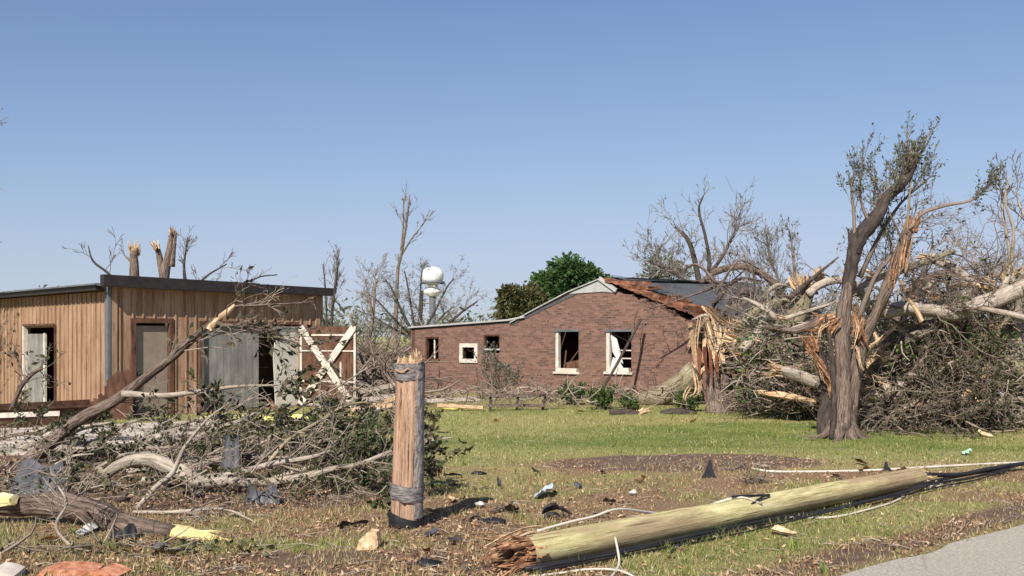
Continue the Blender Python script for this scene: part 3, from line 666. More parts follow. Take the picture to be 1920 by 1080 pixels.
edge = [i * nv for i in range(nu)]; eq = [[edge[i], edge[i] + nvv, edge[i + 1] + nvv, edge[i + 1]] for i in range(nu - 1)]
mb.add(np.vstack([V, V2]), [q[:, ::-1], q + nvv, np.array(eq)]); mb.build('roof', SHINGLE, house)
mb = MB()
for k in range(19):
    u = (k + .5) / 19; a = slope(u, -.05 + rng.uniform(-.12, .1)); b_ = slope(u, 3.0)
    a[2] += rng.uniform(-.02, .02); mb.plank(a, b_, .235 + rng.uniform(-.05, 0), .03, slope(u + .02, 0) - slope(u, 0))
for k in range(9):                                         # lifted shreds
    u = rng.uniform(.1, .95); a = slope(u, .2, .06); b_ = slope(min(u + rng.uniform(.05, .2), 1), 1.4, rng.uniform(.1, .22)); mb.plank(a, b_, .12, .02, (.3, 0, 1))
mb.build('roof_sheathing', SHEATH, house, smooth=False)
mb = MB()
for k in range(14):                                        # curled shingle edge
    u = k / 14; a = slope(u, .7 + 1.3 * u * (1 - .35 * u), .10); b_ = slope(u + .07, .6 + 1.3 * u, .16 + rng.uniform(-.03, .05)); mb.plank(a, b_, .30, .015, BK)
mb.build('loose_shingle', SHINGLE, house, smooth=False)
mb = MB(); mb.plank(rp(1150, 522, .9, .05), rp(1130, 524, Dp, .33), .22, .04, HP.u3); mb.build('ridge_cap', ROOFT, house, smooth=False)
mb = MB(); rng = R_(23)                                    # broken framing where the right corner was
for k in range(9):
    x = 1296 + rng.uniform(0, 26); a = W(x, 745 - rng.uniform(0, 40), 29.5 + rng.uniform(0, .5)); b_ = W(x - 8 + rng.uniform(-8, 14), 590 + rng.uniform(0, 60), 29.6 + rng.uniform(0, .8)); mb.plank(a, b_, .10, .05, (1, 0, 0))
mb.plank(W(1293, 605, 29.4), W(1315, 745, 29.4), .14, .05, (1, 0, 0)); mb.plank(W(1290, 650, 29.5), W(1330, 585, 29.5), .10, .04)
mb.build('wall_framing', TORN, house, smooth=False)

# ================================================================== UTILITY POLE STUMP
pb = G(762, 990); rng = R_(31); pY = pb[1]
st = thing('utility_pole_stump', 'snapped upright utility pole stump with grey bands standing in the foreground', 'pole stump', (pb[0], pb[1], 0))
mb = MB(); zs = np.linspace(-.15, 1.72, 28); sd = 26
V = []; tc = []
for i, z in enumerate(zs):
    for k in range(sd):
        a = k / sd * 2 * math.pi; r = .165 - .020 * (z / 1.5) + .006 * math.sin(7 * a + 2) + .005 * math.sin(13 * a + .6 * z) + rng.normal(0, .0015)
        crack = .045 * math.exp(-((a - 4.55 - .08 * math.sin(3 * z)) / .07) ** 2) + .02 * math.exp(-((a - 4.05 + .06 * math.sin(4 * z)) / .07) ** 2) * (z > .5)+ .02 * math.exp(-((a - 5.2) / .06) ** 2)
        r -= crack; V.append((pb[0] + r * math.cos(a) + .025 * z, pb[1] + r * math.sin(a), z)); tc.append((r * math.cos(a), r * math.sin(a), z * .25))
q = [[i * sd + k, i * sd + (k + 1) % sd, (i + 1) * sd + (k + 1) % sd, (i + 1) * sd + k] for i in range(len(zs) - 1) for k in range(sd)]
mb.add(V, [np.array(q)], tc)
mb.tube([(pb[0] + .037, pb[1], 1.69), (pb[0] + .037, pb[1], 1.73)], [.14, .12], 18)
pole = mb.build('pole', POLE_T, st)
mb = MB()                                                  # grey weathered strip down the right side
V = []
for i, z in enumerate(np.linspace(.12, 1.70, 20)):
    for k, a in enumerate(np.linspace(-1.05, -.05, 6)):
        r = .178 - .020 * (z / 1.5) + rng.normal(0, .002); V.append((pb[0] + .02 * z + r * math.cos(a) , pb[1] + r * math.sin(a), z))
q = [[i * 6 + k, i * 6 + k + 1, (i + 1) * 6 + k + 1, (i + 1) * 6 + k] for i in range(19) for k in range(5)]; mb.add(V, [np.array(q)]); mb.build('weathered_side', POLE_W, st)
mb = MB()
for k in range(15): a = k / 15 * 6.28; mb.tube([(pb[0] + .03 + .105 * math.cos(a), pb[1] + .105 * math.sin(a), 1.62), (pb[0] + .03 + .1 * math.cos(a), pb[1] + .1 * math.sin(a), 1.74), (pb[0] + .03 + .09 * math.cos(a) + rng.normal(0, .012), pb[1] + .09 * math.sin(a), 1.76 + abs(rng.normal(.03, .05)))], [.035, .024, .004], 4, .2, rng)
shards(mb, (pb[0] + .06, pb[1] - .02, 1.72), (0, 0, 1), .10, .17, 9, rng, .3, .1)
mb.build('splinters', TORN, st)
def band(z, h, r, mat, nm, tilt=0.0):
    mb = MB(); V = []; zz = np.linspace(0, h, 7)
    for i, z_ in enumerate(zz):
        for k in range(22):
            a = k / 22 * 6.283; rr = r + .007 * math.sin(i * 2.2 + a) + rng.normal(0, .005); V.append((pb[0] + .02 * z + rr * math.cos(a), pb[1] + rr * math.sin(a), z + z_ + tilt * math.cos(a) + .01 * math.sin(2 * a + 1)))
    q = [[i * 22 + k, i * 22 + (k + 1) % 22, (i + 1) * 22 + (k + 1) % 22, (i + 1) * 22 + k] for i in range(6) for k in range(22)]
    mb.add(V, [np.array(q)]); return mb.build(nm, mat, st)
band(1.55, .17, .160, BAND, 'wire_band', .01); band(.30, .16, .178, BAND, 'wire_band', -.015); band(-.12, .26, .187, BLACKP, 'base_ring', -.045)  # the last one is a black tilted ring around the pole's foot
mb = MB(); mb.tube(smooth_path([(pb[0] - .1, pb[1] - .13, 1.65), (pb[0] - .03, pb[1] - .17, 1.63), (pb[0] + .03, pb[1] - .17, 1.66), (pb[0] + .1, pb[1] - .13, 1.64)]), .009, 5); mb.build('tie_wire', TORN_O, st)

# ================================================================== FALLEN POLE AND CABLES
rng = R_(41); A = G(985, 1066); B = G(1722, 915); A[2] = .14 + Hz(*A[:2]); B[2] = .13 + Hz(*B[:2]) + .02
fp = thing('fallen_utility_pole', 'snapped yellow-green utility pole lying on the verge beside the road', 'utility pole', (A[0], A[1], 0))
mb = MB(); n = 34; V = []; tc = []; ax = (B - A) / np.linalg.norm(B - A); Lp = np.linalg.norm(B - A); sdv = np.cross(ax, (0, 0, 1.)); sdv /= np.linalg.norm(sdv); upv = np.cross(sdv, ax); sd = 22
for i in range(n):
    f_ = i / (n - 1); c = A + (B - A) * f_
    for k in range(sd):
        a = k / sd * 6.283; r = (.146 - .028 * f_) * (1 + .025 * math.sin(5 * a + 1) + .018 * math.sin(11 * a + f_ * 3)) - .02 * math.exp(-((a - 1.9) / .1) ** 2) * (f_ > .35)
        if .33 < f_ < .40 and a < 3: r *= .95
        V.append(c + (sdv * math.cos(a) + upv * math.sin(a)) * r); tc.append((r * math.cos(a), r * math.sin(a), Lp * f_ * .25))
q = [[i * sd + k, i * sd + (k + 1) % sd, (i + 1) * sd + (k + 1) % sd, (i + 1) * sd + k] for i in range(n - 1) for k in range(sd)]; mb.add(V, [np.array(q)], tc)
mb.tube([B - ax * .02, B + ax * .02], [.12, .10], 14); mb.build('pole', POLE_G, fp)
mb = MB(); shards(mb, A - ax * .02, -ax, .15, .50, 30, rng, .30, .15); shards(mb, A + ax * .05, -ax, .15, .2, 26, rng, .35, .05); mb.build('splintered_end', TORN_O, fp)
mb = MB(); shards(mb, B, ax + np.array([0, 0, .2]), .11, .28, 14, rng, .2, .6); mb.build('splintered_end', TORN, fp)
mb = MB(); slab_torn(mb, [A + ax * .3 + upv * .14, A + ax * -.1 + upv * .13, A - ax * .55 + upv * .03 ], .10, .02, rng); mb.build('torn_strip', TORN, fp)
def cable(pts, r, mat, label, nm='cable', rr=0):
    P = smooth_path([np.asarray(p, float) for p in pts]); mb = MB(); mb.tube(P, r, 6); return tag(mb.build(nm, mat, base=(P[0][0], P[0][1], 0)), label, 'cable')
def gz(px, py, dz=.02): return GP(px, py, dz)
def onp(f_, up, sd_=0): return A + (B - A) * f_ + upv * up + sdv * sd_
side_near = sdv if sdv[1] < 0 else -sdv
cable([gz(992, 1086), gz(1055, 1076), gz(1105, 1070), gz(1160, 1072), gz(1200, 1090)], .011, CABLEW, 'pale cable looping on the ground at the splintered end of the fallen pole')
cable([onp(.02, .17), onp(.08, .20), onp(.12, .21, 0), onp(.17, .24), W(1230, 962, 9.9), W(1290, 960, 10.3), onp(.43, .15), onp(.47, .07) + side_near * .13], .012, CABLEW, 'pale cable arching over the top of the fallen pole')
cable([W(1148, 985, 9.2), W(1158, 1030, 8.8), W(1160, 1060, 8.5), gz(1140, 1095)], .012, CABLEW, 'pale cable hanging straight down across the fallen pole')
cable([gz(1440, 978), gz(1480, 972), gz(1560, 970), gz(1620, 958), gz(1680, 938), W(1712, 915, 12.9)], .012, CABLEW, 'pale cable running along the grass below the far half of the pole')
cable([gz(1410, 882), gz(1450, 888), gz(1540, 886), gz(1640, 884), gz(1760, 878), gz(1920, 868)], .018, CABLEW, 'pale cable stretched over the bare dirt behind the fallen pole')
for i, (o1, r1) in enumerate(((.15, .022), (.21, .015), (.29, .011))):
    P = []
    for k in range(12):
        f_ = -.02 + k / 11 * 1.42; c = A + (B - A) * f_ + side_near * (o1 + .04 * math.sin(k * 1.3 + i)); c[2] = Hz(c[0], c[1]) + .05 + .02 * math.sin(k + i) + (.12 * (f_ > 1) * (f_ - 1)); P.append(c)
    cable(P, r1, BLACKP, ['thick black cable pressed against the near side of the fallen pole', 'black cable second from the fallen pole on its near side', 'thinnest black cable on the verge, outermost from the fallen pole'][i])
mb = MB(); P = []
for k in range(9):
    c = A + (B - A) * (.62 + .04 * k) + side_near * .1; 
cable([onp(.42, .17), onp(.50, .13) + side_near * .06, onp(.47, .12) + side_near * .1, gz(1330, 1000), gz(1290, 1012), gz(1255, 1035)], .012, BLACKP, 'thin black cable curling off the middle of the fallen pole')
cable([gz(1700, 925), W(1725, 905, 13.4), gz(1748, 920), gz(1765, 908), gz(1730, 915), gz(1790, 915)], .012, CABLEW, 'tangled pale wire at the far end of the fallen pole')
cable([B + (.1, 0, .02), gz(1800, 905, .1), gz(1860, 895, .1), gz(1960, 882, .12), gz(2060, 874,   .12)], .03, BLACKP, 'thick dark conduit leading from the fallen pole to the right edge', 'conduit')

# ================================================================== STANDING DAMAGED TREE
rng = R_(51); TY = 19.3; tb = W(1583, 822, TY)
tr = thing('damaged_tree', 'tall storm-broken tree with forked trunk and leaning dark limb on the lawn', 'tree', (tb[0], tb[1], 0))
mb = MB()
S1 = limb(mb, [(1576, 832), (1576, 805), (1582, 760), (1581, 700), (1579, 640), (1584, 575), (1592, 530), (1595, 500)], TY, [54, 40, 31, 30, 28, 25, 20, 12], rng, 16, .10)
for pts, ww in (([(1565, 795), (1545, 815), (1515, 827)], [26, 14, 5]), ([(1590, 795), (1612, 818), (1655, 830)], [28, 16, 5]), ([(1575, 800, TY - .1), (1572, 822, TY - .4), (1562, 838, TY - .8)], [26, 16, 5]), ([(1590, 800), (1602, 826, TY - .3), (1615, 836, TY - .5)], [22, 14, 4])): limb(mb, pts, TY, ww, rng, 8, .1)
trunk = mb.build('trunk', BARK, tr)
mb = MB(); limb(mb, [(1550, 826), (1549, 790), (1552, 740), (1545, 695), (1532, 662), (1520, 640)], TY + .15, [34, 30, 26, 24, 20, 10], rng, 12, .16)
limb(mb, [(1560, 826), (1564, 760), (1562, 700), (1556, 640), (1548, 590)], TY - .2, [13, 11, 9, 8, 5], rng, 8, .1); mb.build('side_trunk', BARK_D, tr)
mb = MB(); S3 = limb(mb, [(1591, 826), (1596, 770), (1605, 700), (1616, 640), (1640, 595), (1655, 560), (1674, 515), (1692, 460), (1708, 420)], TY + .1, [34, 26, 23, 22, 20, 20, 22, 22, 18], rng, 14, .16); mb.build('right_trunk', BARK, tr)
mb = MB(); S2 = limb(mb, [(1588, 555), (1594, 515), (1602, 470), (1618, 437), (1645, 403), (1662, 372), (1687, 347), (1704, 324), (1722, 292)], TY, [20, 25, 27, 27, 25, 22, 20, 17, 8], rng, 12, .14); limb(mb, [(1604, 478), (1600, 455), (1597, 438)], TY, [24, 20, 12], rng, 8, .2)
shards(mb, W(1600, 440, TY), (0, 0, 1), .12, .22, 8, rng, .3); mb.build('leaning_limb', BARK_SHADE, tr)
mb = MB(); shards(mb, W(1708, 428, TY + .1), (.15, 0, 1), .15, .40, 16, rng, .4, .2)
for pts, wd in (([(1690, 520), (1698, 470), (1708, 425)], .14), ([(1672, 540), (1676, 500), (1690, 450)], .10)): slab_torn(mb, [W(x, y, TY - .08) for x, y in pts], wd, .02, rng)
mb.build('torn_wood', TORN_O, tr); mb = MB()
for pts, wd in (([(1570, 590), (1545, 600), (1525, 625)], .18), ([(1600, 640), (1612, 600), (1606, 575)], .16), ([(1570, 600), (1555, 615), (1548, 640)], .22), ([(1625, 660), (1612, 620), (1618, 590)], .16), ([(1605, 570), (1595, 600), (1600, 650)], .2), ([(1560, 745), (1545, 700), (1508, 652)], .12), ([(1548, 700), (1530, 672), (1500, 640)], .12), ([(1555, 720), (1535, 690), (1515, 660)], .1)):
    slab_torn(mb, [W(x, y, TY - .12 + rng.uniform(-.1, .1)) for x, y in pts], wd, .03, rng)
shards(mb, W(1524, 650, TY + .05), (-.35, -.1, 1), .14, .42, 18, rng, .35, .3)
shards(mb, W(1560, 612, TY + .1), (-.6, 0, .3), .16, .5, 14, rng, .3, .4); mb.build('torn_wood', TORN_O, tr)
for pts, wd in (([(1604, 640), (1612, 680), (1618, 700)], .06), ([(1603, 650), (1608, 610), (1600, 585)], .06), ([(1556, 605), (1540, 618), (1536, 650)], .08), ([(1545, 720), (1535, 690), (1522, 668)], .05)): mb = MB(); slab_torn(mb, [W(x, y, TY - .26) for x, y in pts], wd, .03, rng); mb.build('pale_splinter', TORN, tr)
LK = .5
lfs = [[], []]; mb = MB()
shoots(mb, S2, .4, .95, 26, .66, .022, 2, rng, (.12, .0, 1.1), .40, .10, lfs, 26, 4, .0035, .12)
shoots(mb, S2, .6, 1.0, 12, .55, .02, 2, rng, (.35, 0, .8), .5, .08, lfs, 24, 4, .0035, .12)
Sx = limb(mb, [(1602, 450), (1601, 400), (1596, 355), (1602, 325)], TY, [8, 6, 4, 3], rng, 5, 0); shoots(mb, Sx, .3, 1, 9, .5, .012, 2, rng, (-.05, 0, 1), .4, .08, lfs, 28, 4, .003, .12)
Sx = limb(mb, [(1635, 425), (1618, 390), (1612, 350), (1620, 310)], TY, [8, 6, 4, 3], rng, 5, 0); shoots(mb, Sx, .3, 1, 8, .48, .012, 2, rng, (0, 0, 1), .35, .08, lfs, 28, 4, .003, .12)
Sx = limb(mb, [(1612, 520), (1650, 440), (1690, 380), (1740, 335)], TY + .3, [10, 7, 5, 3], rng, 5, 0); shoots(mb, Sx, .2, 1, 16, .6, .012, 2, rng, (.3, 0, .8), .45, .06, lfs, 18, 4, .003, .15)
Sx = limb(mb, [(1608, 600), (1640, 520), (1672, 470), (1640, 400)], TY + .5, [12, 9, 6, 4], rng, 5, 0); shoots(mb, Sx, .2, 1, 16, .9, .012, 2, rng, (.1, .2, .7), .6, .05, lfs, 16, 4, .003, .18)
Sx = limb(mb, [(1704, 430), (1730, 400), (1775, 385), (1822, 375), (1862, 342)], TY, [9, 8, 7, 5, 3], rng, 5, 0); shoots(mb, Sx, .7, 1, 16, .42, .008, 1, rng, (.5, 0, .7), .4, .05, lfs, 40, 4, .003, .12); shoots(mb, Sx, .3, .7, 4, .2, .006, 1, rng, (0, 0, .8), .4, 0, None, 0)
Sx = limb(mb, [(1700, 440), (1706, 360), (1708, 300)], TY, [5, 4, 3], rng, 4, 0); Sx = limb(mb, [(1700, 520), (1690, 450), (1668, 400)], TY, [7, 5, 3], rng, 4, 0)
shoots(mb, S3, .7, 1, 14, .9, .014, 2, rng, (.6, 0, .35), .5, .0, lfs, 6, 4, .003, .15)
tw = mb.build('twigs', TWIG, tr)
mb = MB(); leaves(mb, lfs[0], lfs[1], .085, rng, .3); mb.build('foliage', LEAF_S, tr)

LK = .32
# ================================================================== TREE HELPERS FOR THE REST
def bare_tree(name, label, cat, Y, limbs, seed, bark, twigm, sh=None, leaf=None, lsize=.1, group=None, minr=.008, torn=None):
    """limbs: list of (pts, widths, n_shoots, length, radius, level, bias, spread)"""
    rng = R_(seed); base = W(limbs[0][0][0][0], limbs[0][0][0][1], Y); o = thing(name, label, cat, (base[0], base[1], max(0, 0)), group)
    mb = MB(); tm = MB(); lfs = [[], []]; Ss = []
    for (pts, ww, ns, L, r, lvl, bias, spread) in limbs:
        S = limb(mb, pts, Y + rng.uniform(-.3, .3), ww, rng, 8, .08); Ss.append(S)
        if ns: shoots(tm, S, .2, 1, ns, L, r, lvl, rng, bias, spread, .04, lfs if leaf else None, (sh or 0), 4, minr, .2)
    mb.build('trunk', bark, o)
    if tm.n: tm.build('crown', twigm, o)
    if leaf and lfs[0]: mb = MB(); leaves(mb, lfs[0], lfs[1], lsize, rng, .45); mb.build('foliage', leaf, o)
    if torn:
        for (px, py, d, r, L, n_) in torn: mb = MB(); shards(mb, W(px, py, Y), d, r, L, n_, rng, .4, .25); mb.build('torn_wood', TORN, o)
    return o
UP = (0, 0, .7)
# behind the shed
bare_tree('snapped_tree', 'short snapped tree with reddish splintered tip behind the shed roof, nearer the left edge', 'tree', 36,
    [([(256, 735), (256, 600), (252, 520), (250, 470)], [22, 20, 18, 14], 0, 1, .02, 1, UP, .5), ([(254, 500), (240, 485), (232, 478)], [6, 4, 2], 2, .5, .01, 1, UP, .5)], 61, BARK, TWIG, torn=[(250, 474, (-.1, 0, 1), .18, .5, 14)])
bare_tree('snapped_tree', 'taller pale snapped tree with forked splintered top behind the middle of the shed', 'tree', 37,
    [([(312, 735), (312, 600), (308, 520), (318, 470), (322, 432)], [22, 21, 19, 13, 8], 0, 1, .02, 1, UP, .5), ([(310, 540), (300, 490), (294, 460)], [14, 12, 9], 0, .8, .01, 1, UP, .5), ([(322, 500), (326, 460), (330, 435)], [12, 8, 4], 0, 1, .01, 1, UP, .5)], 62, BARK, TWIG, torn=[(322, 436, (0, 0, 1), .12, .3, 10), (293, 464, (-.3, 0, 1), .13, .35, 9)])
bare_tree('bare_sapling', 'thin bare branches reaching up over the shed roof left of the splintered trees', 'tree', 34, [([(240, 735), (235, 560), (205, 515), (175, 490), (165, 460)], [10, 8, 5, 4, 2], 5, 1.0, .015, 2, (-.3, 0, .5), .5)], 63, BARK_D, TWIG)
bare_tree('bare_sapling', 'thin bare branches over the shed roof just right of the tall splintered tree', 'tree', 34, [([(360, 735), (350, 560), (345, 500), (352, 450)], [10, 8, 5, 2], 6, .9, .015, 2, (.3, 0, .5), .5), ([(352, 560), (385, 520), (425, 495)], [6, 4, 2], 6, .8, .012, 2, (.3, 0, .5), .5), ([(430, 735), (440, 560), (480, 522), (520, 515)], [8, 6, 3, 2], 4, .5, .01, 1, (.3, 0, .2), .5)], 64, BARK_D, TWIG)
bare_tree('bare_sapling', 'slender bare sapling right of the shed roof end', 'tree', 45, [([(618, 725), (622, 600), (628, 540), (634, 490)], [7, 6, 5, 3], 26, .8, .014, 2, (0, 0, 1), .25)], 65, BARK_D, TWIG_F, 4, LEAF_B, .09)
bare_tree('bare_sapling', 'faint twiggy sapling touching the shed roof end', 'tree', 48, [([(612, 725), (612, 600), (610, 540), (606, 495)], [5, 4, 3, 2], 12, .6, .01, 1, (0, 0, 1), .25)], 66, BARK_D, TWIG_F)
bare_tree('leafy_tree', 'tree at the left edge with twigs poking into the sky', 'tree', 27, [([(-200, 770), (-195, 560), (-185, 460), (-175, 400)], [30, 26, 18, 10], 16, 2.2, .03, 3, (.35, 0, .4), .6)], 67, BARK_D, TWIG, 9, LEAF_B, .09)
# far trees between shed and house
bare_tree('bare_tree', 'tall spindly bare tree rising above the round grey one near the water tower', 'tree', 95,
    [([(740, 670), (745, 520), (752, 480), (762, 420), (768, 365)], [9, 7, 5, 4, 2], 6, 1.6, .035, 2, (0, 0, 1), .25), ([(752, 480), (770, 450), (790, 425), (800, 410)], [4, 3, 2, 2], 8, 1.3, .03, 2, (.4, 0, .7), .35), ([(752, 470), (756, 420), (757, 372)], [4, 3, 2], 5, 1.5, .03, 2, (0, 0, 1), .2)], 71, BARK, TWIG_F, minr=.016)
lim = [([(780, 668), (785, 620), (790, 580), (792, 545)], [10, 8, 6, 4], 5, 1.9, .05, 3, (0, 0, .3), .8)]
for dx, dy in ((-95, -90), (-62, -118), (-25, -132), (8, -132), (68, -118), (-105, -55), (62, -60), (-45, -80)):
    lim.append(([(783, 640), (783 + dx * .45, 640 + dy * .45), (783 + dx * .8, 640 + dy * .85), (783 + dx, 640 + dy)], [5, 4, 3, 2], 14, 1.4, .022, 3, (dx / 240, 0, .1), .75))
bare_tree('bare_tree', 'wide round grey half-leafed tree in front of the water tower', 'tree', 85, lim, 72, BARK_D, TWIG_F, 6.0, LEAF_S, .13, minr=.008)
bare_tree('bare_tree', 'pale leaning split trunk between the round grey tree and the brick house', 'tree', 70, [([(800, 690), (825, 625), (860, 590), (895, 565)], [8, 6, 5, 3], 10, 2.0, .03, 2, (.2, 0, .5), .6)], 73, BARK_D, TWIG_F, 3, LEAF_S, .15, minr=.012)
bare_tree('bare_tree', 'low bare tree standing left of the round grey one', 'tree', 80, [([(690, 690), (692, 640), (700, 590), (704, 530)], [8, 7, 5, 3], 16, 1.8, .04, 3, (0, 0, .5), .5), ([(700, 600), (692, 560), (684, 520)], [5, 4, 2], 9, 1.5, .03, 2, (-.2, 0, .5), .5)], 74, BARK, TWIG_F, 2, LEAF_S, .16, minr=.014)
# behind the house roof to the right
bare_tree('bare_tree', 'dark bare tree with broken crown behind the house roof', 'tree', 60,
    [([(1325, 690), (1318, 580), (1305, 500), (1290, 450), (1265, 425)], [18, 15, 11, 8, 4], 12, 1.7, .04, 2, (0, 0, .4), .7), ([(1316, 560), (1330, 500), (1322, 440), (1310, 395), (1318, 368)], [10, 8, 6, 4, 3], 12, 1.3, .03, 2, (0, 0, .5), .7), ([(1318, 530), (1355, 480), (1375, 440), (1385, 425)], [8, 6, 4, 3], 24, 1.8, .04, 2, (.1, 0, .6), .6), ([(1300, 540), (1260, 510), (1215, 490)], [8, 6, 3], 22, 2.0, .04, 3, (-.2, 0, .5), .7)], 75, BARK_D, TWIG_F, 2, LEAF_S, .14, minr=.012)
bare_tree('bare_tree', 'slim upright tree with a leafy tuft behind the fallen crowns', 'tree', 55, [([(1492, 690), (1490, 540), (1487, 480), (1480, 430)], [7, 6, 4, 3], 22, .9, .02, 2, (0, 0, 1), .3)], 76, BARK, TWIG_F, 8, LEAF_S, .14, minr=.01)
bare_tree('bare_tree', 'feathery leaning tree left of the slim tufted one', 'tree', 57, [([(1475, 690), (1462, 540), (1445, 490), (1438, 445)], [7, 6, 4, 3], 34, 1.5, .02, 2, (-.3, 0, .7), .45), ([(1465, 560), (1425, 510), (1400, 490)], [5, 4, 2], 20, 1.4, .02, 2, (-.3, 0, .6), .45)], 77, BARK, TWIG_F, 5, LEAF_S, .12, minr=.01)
# right edge
bare_tree('snapped_tree', 'splintered pale snag with bare arching limbs at the right edge', 'tree', 21.6,
    [([(1905, 790), (1902, 680), (1900, 580), (1905, 520)], [44, 42, 38, 30], 0, 1, .02, 1, UP, .5), ([(1898, 540), (1892, 470), (1880, 400), (1878, 360), (1862, 350)], [8, 7, 5, 4, 2], 6, .5, .01, 1, (0, 0, .4), .7), ([(1896, 500), (1900, 430), (1885, 380), (1892, 330)], [7, 6, 4, 2], 6, .6, .01, 1, (0, 0, .4), .7), ([(1915, 520), (1930, 440), (1910, 380), (1905, 350)], [7, 6, 4, 2], 8, .8, .01, 2, (0, 0, .4), .7)], 78, BARK_P, TWIG, torn=[(1902, 540, (0, 0, 1), .22, .7, 26), (1890, 570, (-.2, -.2, 1), .16, .6, 14)])
# evergreen round trees behind the house
def round_tree(name, label, Y, blobs, seed, leaf, n, ls, x0):
    rng = R_(seed); b = W(x0, 660, Y); b[2] = 0; o = thing(name, label, 'tree', b); mb = MB(); lf = MB(); top = W(blobs[0][0], blobs[0][1], Y)
    mb.tube([b - (0, 0, .2), (b + top) / 2 + (.2, 0, 0), top], [.5, .35, .1], 8, .1, rng)
    for (px, py, rx, ry) in blobs:
        c = W(px, py, Y); rX = rx / F * Y; rZ = ry / F * Y
        mb.tube([(b + top) / 2, (c + (b + top) / 2) / 2 + rng.normal(0, .3, 3), c], [.25, .15, .05], 6)
        nc = 60; cc = rng.normal(0, 1, (nc, 3)); cc /= np.linalg.norm(cc, axis=1)[:, None]; cc = cc * rng.uniform(.4, 1.05, (nc, 1)) * np.array([rX, rX, rZ]) + c
        k = int(n / nc); P = (cc[:, None] + rng.normal(0, .15, (nc, k, 3)) * rX).reshape(-1, 3); D = P - c
        leaves(lf, P, D / np.linalg.norm(D, axis=1)[:, None], ls, rng, .5)
    mb.build('trunk', BARK_D, o); lf.build('crown', leaf, o, smooth=False); return o
round_tree('evergreen_tree', 'bright green round-topped tree behind the house gable', 75, [(1068, 512, 40, 22), (1030, 535, 28, 20), (1105, 528, 28, 24), (1060, 555, 50, 30), (1030, 580, 50, 30), (1100, 575, 40, 40), (1050, 620, 60, 40)], 81, LEAF_E, 2600, .38, 1060)
round_tree('evergreen_tree', 'lower olive-brown round tree beside the low brick wing', 70, [(965, 560, 26, 22), (995, 562, 24, 20), (975, 590, 38, 28), (1010, 592, 32, 28), (985, 630, 45, 30)], 82, LEAF_B, 2400, .34, 985)
round_tree('leafy_tree', 'hazy yellowish tree top behind the roof ridge', 72, [(1240, 500, 32, 22), (1265, 520, 30, 25), (1225, 530, 26, 25)], 84, LEAF_S, 520, .30, 1240)
# far wood line
mb = MB(); tm = MB(); rng = R_(88)
for k in range(230):
    Y = rng.uniform(130, 190); px = rng.uniform(-150, 2100)
    if 1 < 0: continue
    b = np.array([(px - CX) / F * Y, Y, 0]); h = rng.uniform(3.5, 8.5) * (1 + .25 * math.sin(px * .013))
    tm.tube([b, b + (rng.normal(0, .5), 0, h * .6)], [.2, .08], 4)
    n_ = int(70); C = b + np.array([0, 0, h * .6]) + rng.normal(0, 1, (n_, 3)) * np.array([1.6, 1.2, h * .2]); C[:, 2] = np.maximum(C[:, 2], .2); leaves(mb, C, rng.normal(0, 1, (n_, 3)), 1.0, rng, .35)
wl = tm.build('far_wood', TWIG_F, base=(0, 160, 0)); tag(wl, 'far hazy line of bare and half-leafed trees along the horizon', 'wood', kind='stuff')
mb.build('foliage', LEAF_S, wl)
wl.children[0].location = (0, 0, 0)

# ================================================================== WATER TOWER
wy = 150; wb = W(811, 640, wy); wb[2] = 0; wt_ = thing('water_tower', 'white domed water tower in the distance behind bare trees', 'water tower', wb)
mb = MB(); c = W(811, 520, wy); k_ = wy / F
def lathe(mb, c, prof, n=28):
    V = [(c[0] + r * math.cos(a), c[1] + r * math.sin(a), z) for r, z in prof for a in np.arange(n) * 2 * math.pi / n]
    mb.add(V, [np.array([[i * n + j, i * n + (j + 1) % n, (i + 1) * n + (j + 1) % n, (i + 1) * n + j] for i in range(len(prof) - 1) for j in range(n)])])
zt = CZ - (500 - HZ) * k_; zm = CZ - (516 - HZ) * k_; zb_ = CZ - (529 - HZ) * k_; R0 = 21 * k_
lathe(mb, c, [(.05, zt)] + [(R0 * math.sin(a), zm + (zt - zm) * math.cos(a)) for a in np.linspace(.1, 1.57, 9)] + [(R0, zm), (R0 * .99, zb_ + .6), (R0 * .85, zb_), (R0 * .3, zb_ - .6), (.1, zb_ - .7)])
TW = M_noise('tower_white', [(.72, .73, .72), (.80, .80, .79)], .3, rough=.5, bd=0); tk = mb.build('tank', TW, wt_)
mb = MB(); lathe(mb, c, [(R0 * .98, zb_ + .1), (R0 * 1.10, zb_ + .1), (R0 * 1.10, zb_ - .25), (R0 * .98, zb_ - .25)]); mb.build('catwalk', GREYTR, tk)
mb = MB(); z1 = CZ - (538 - HZ) * k_; z2 = CZ - (556 - HZ) * k_
lathe(mb, c, [(1.0, zb_ - .5), (.8, z1), (1.3, z1 - .6), (1.35, z2 + .6), (.6, z2)]); mb.build('riser_bell', TW, wt_)
mb = MB(); lathe(mb, c, [(.5, z2 + .1), (.45, 1.5), (.9, 0)], 14); mb.build('riser', GREYTR, wt_)

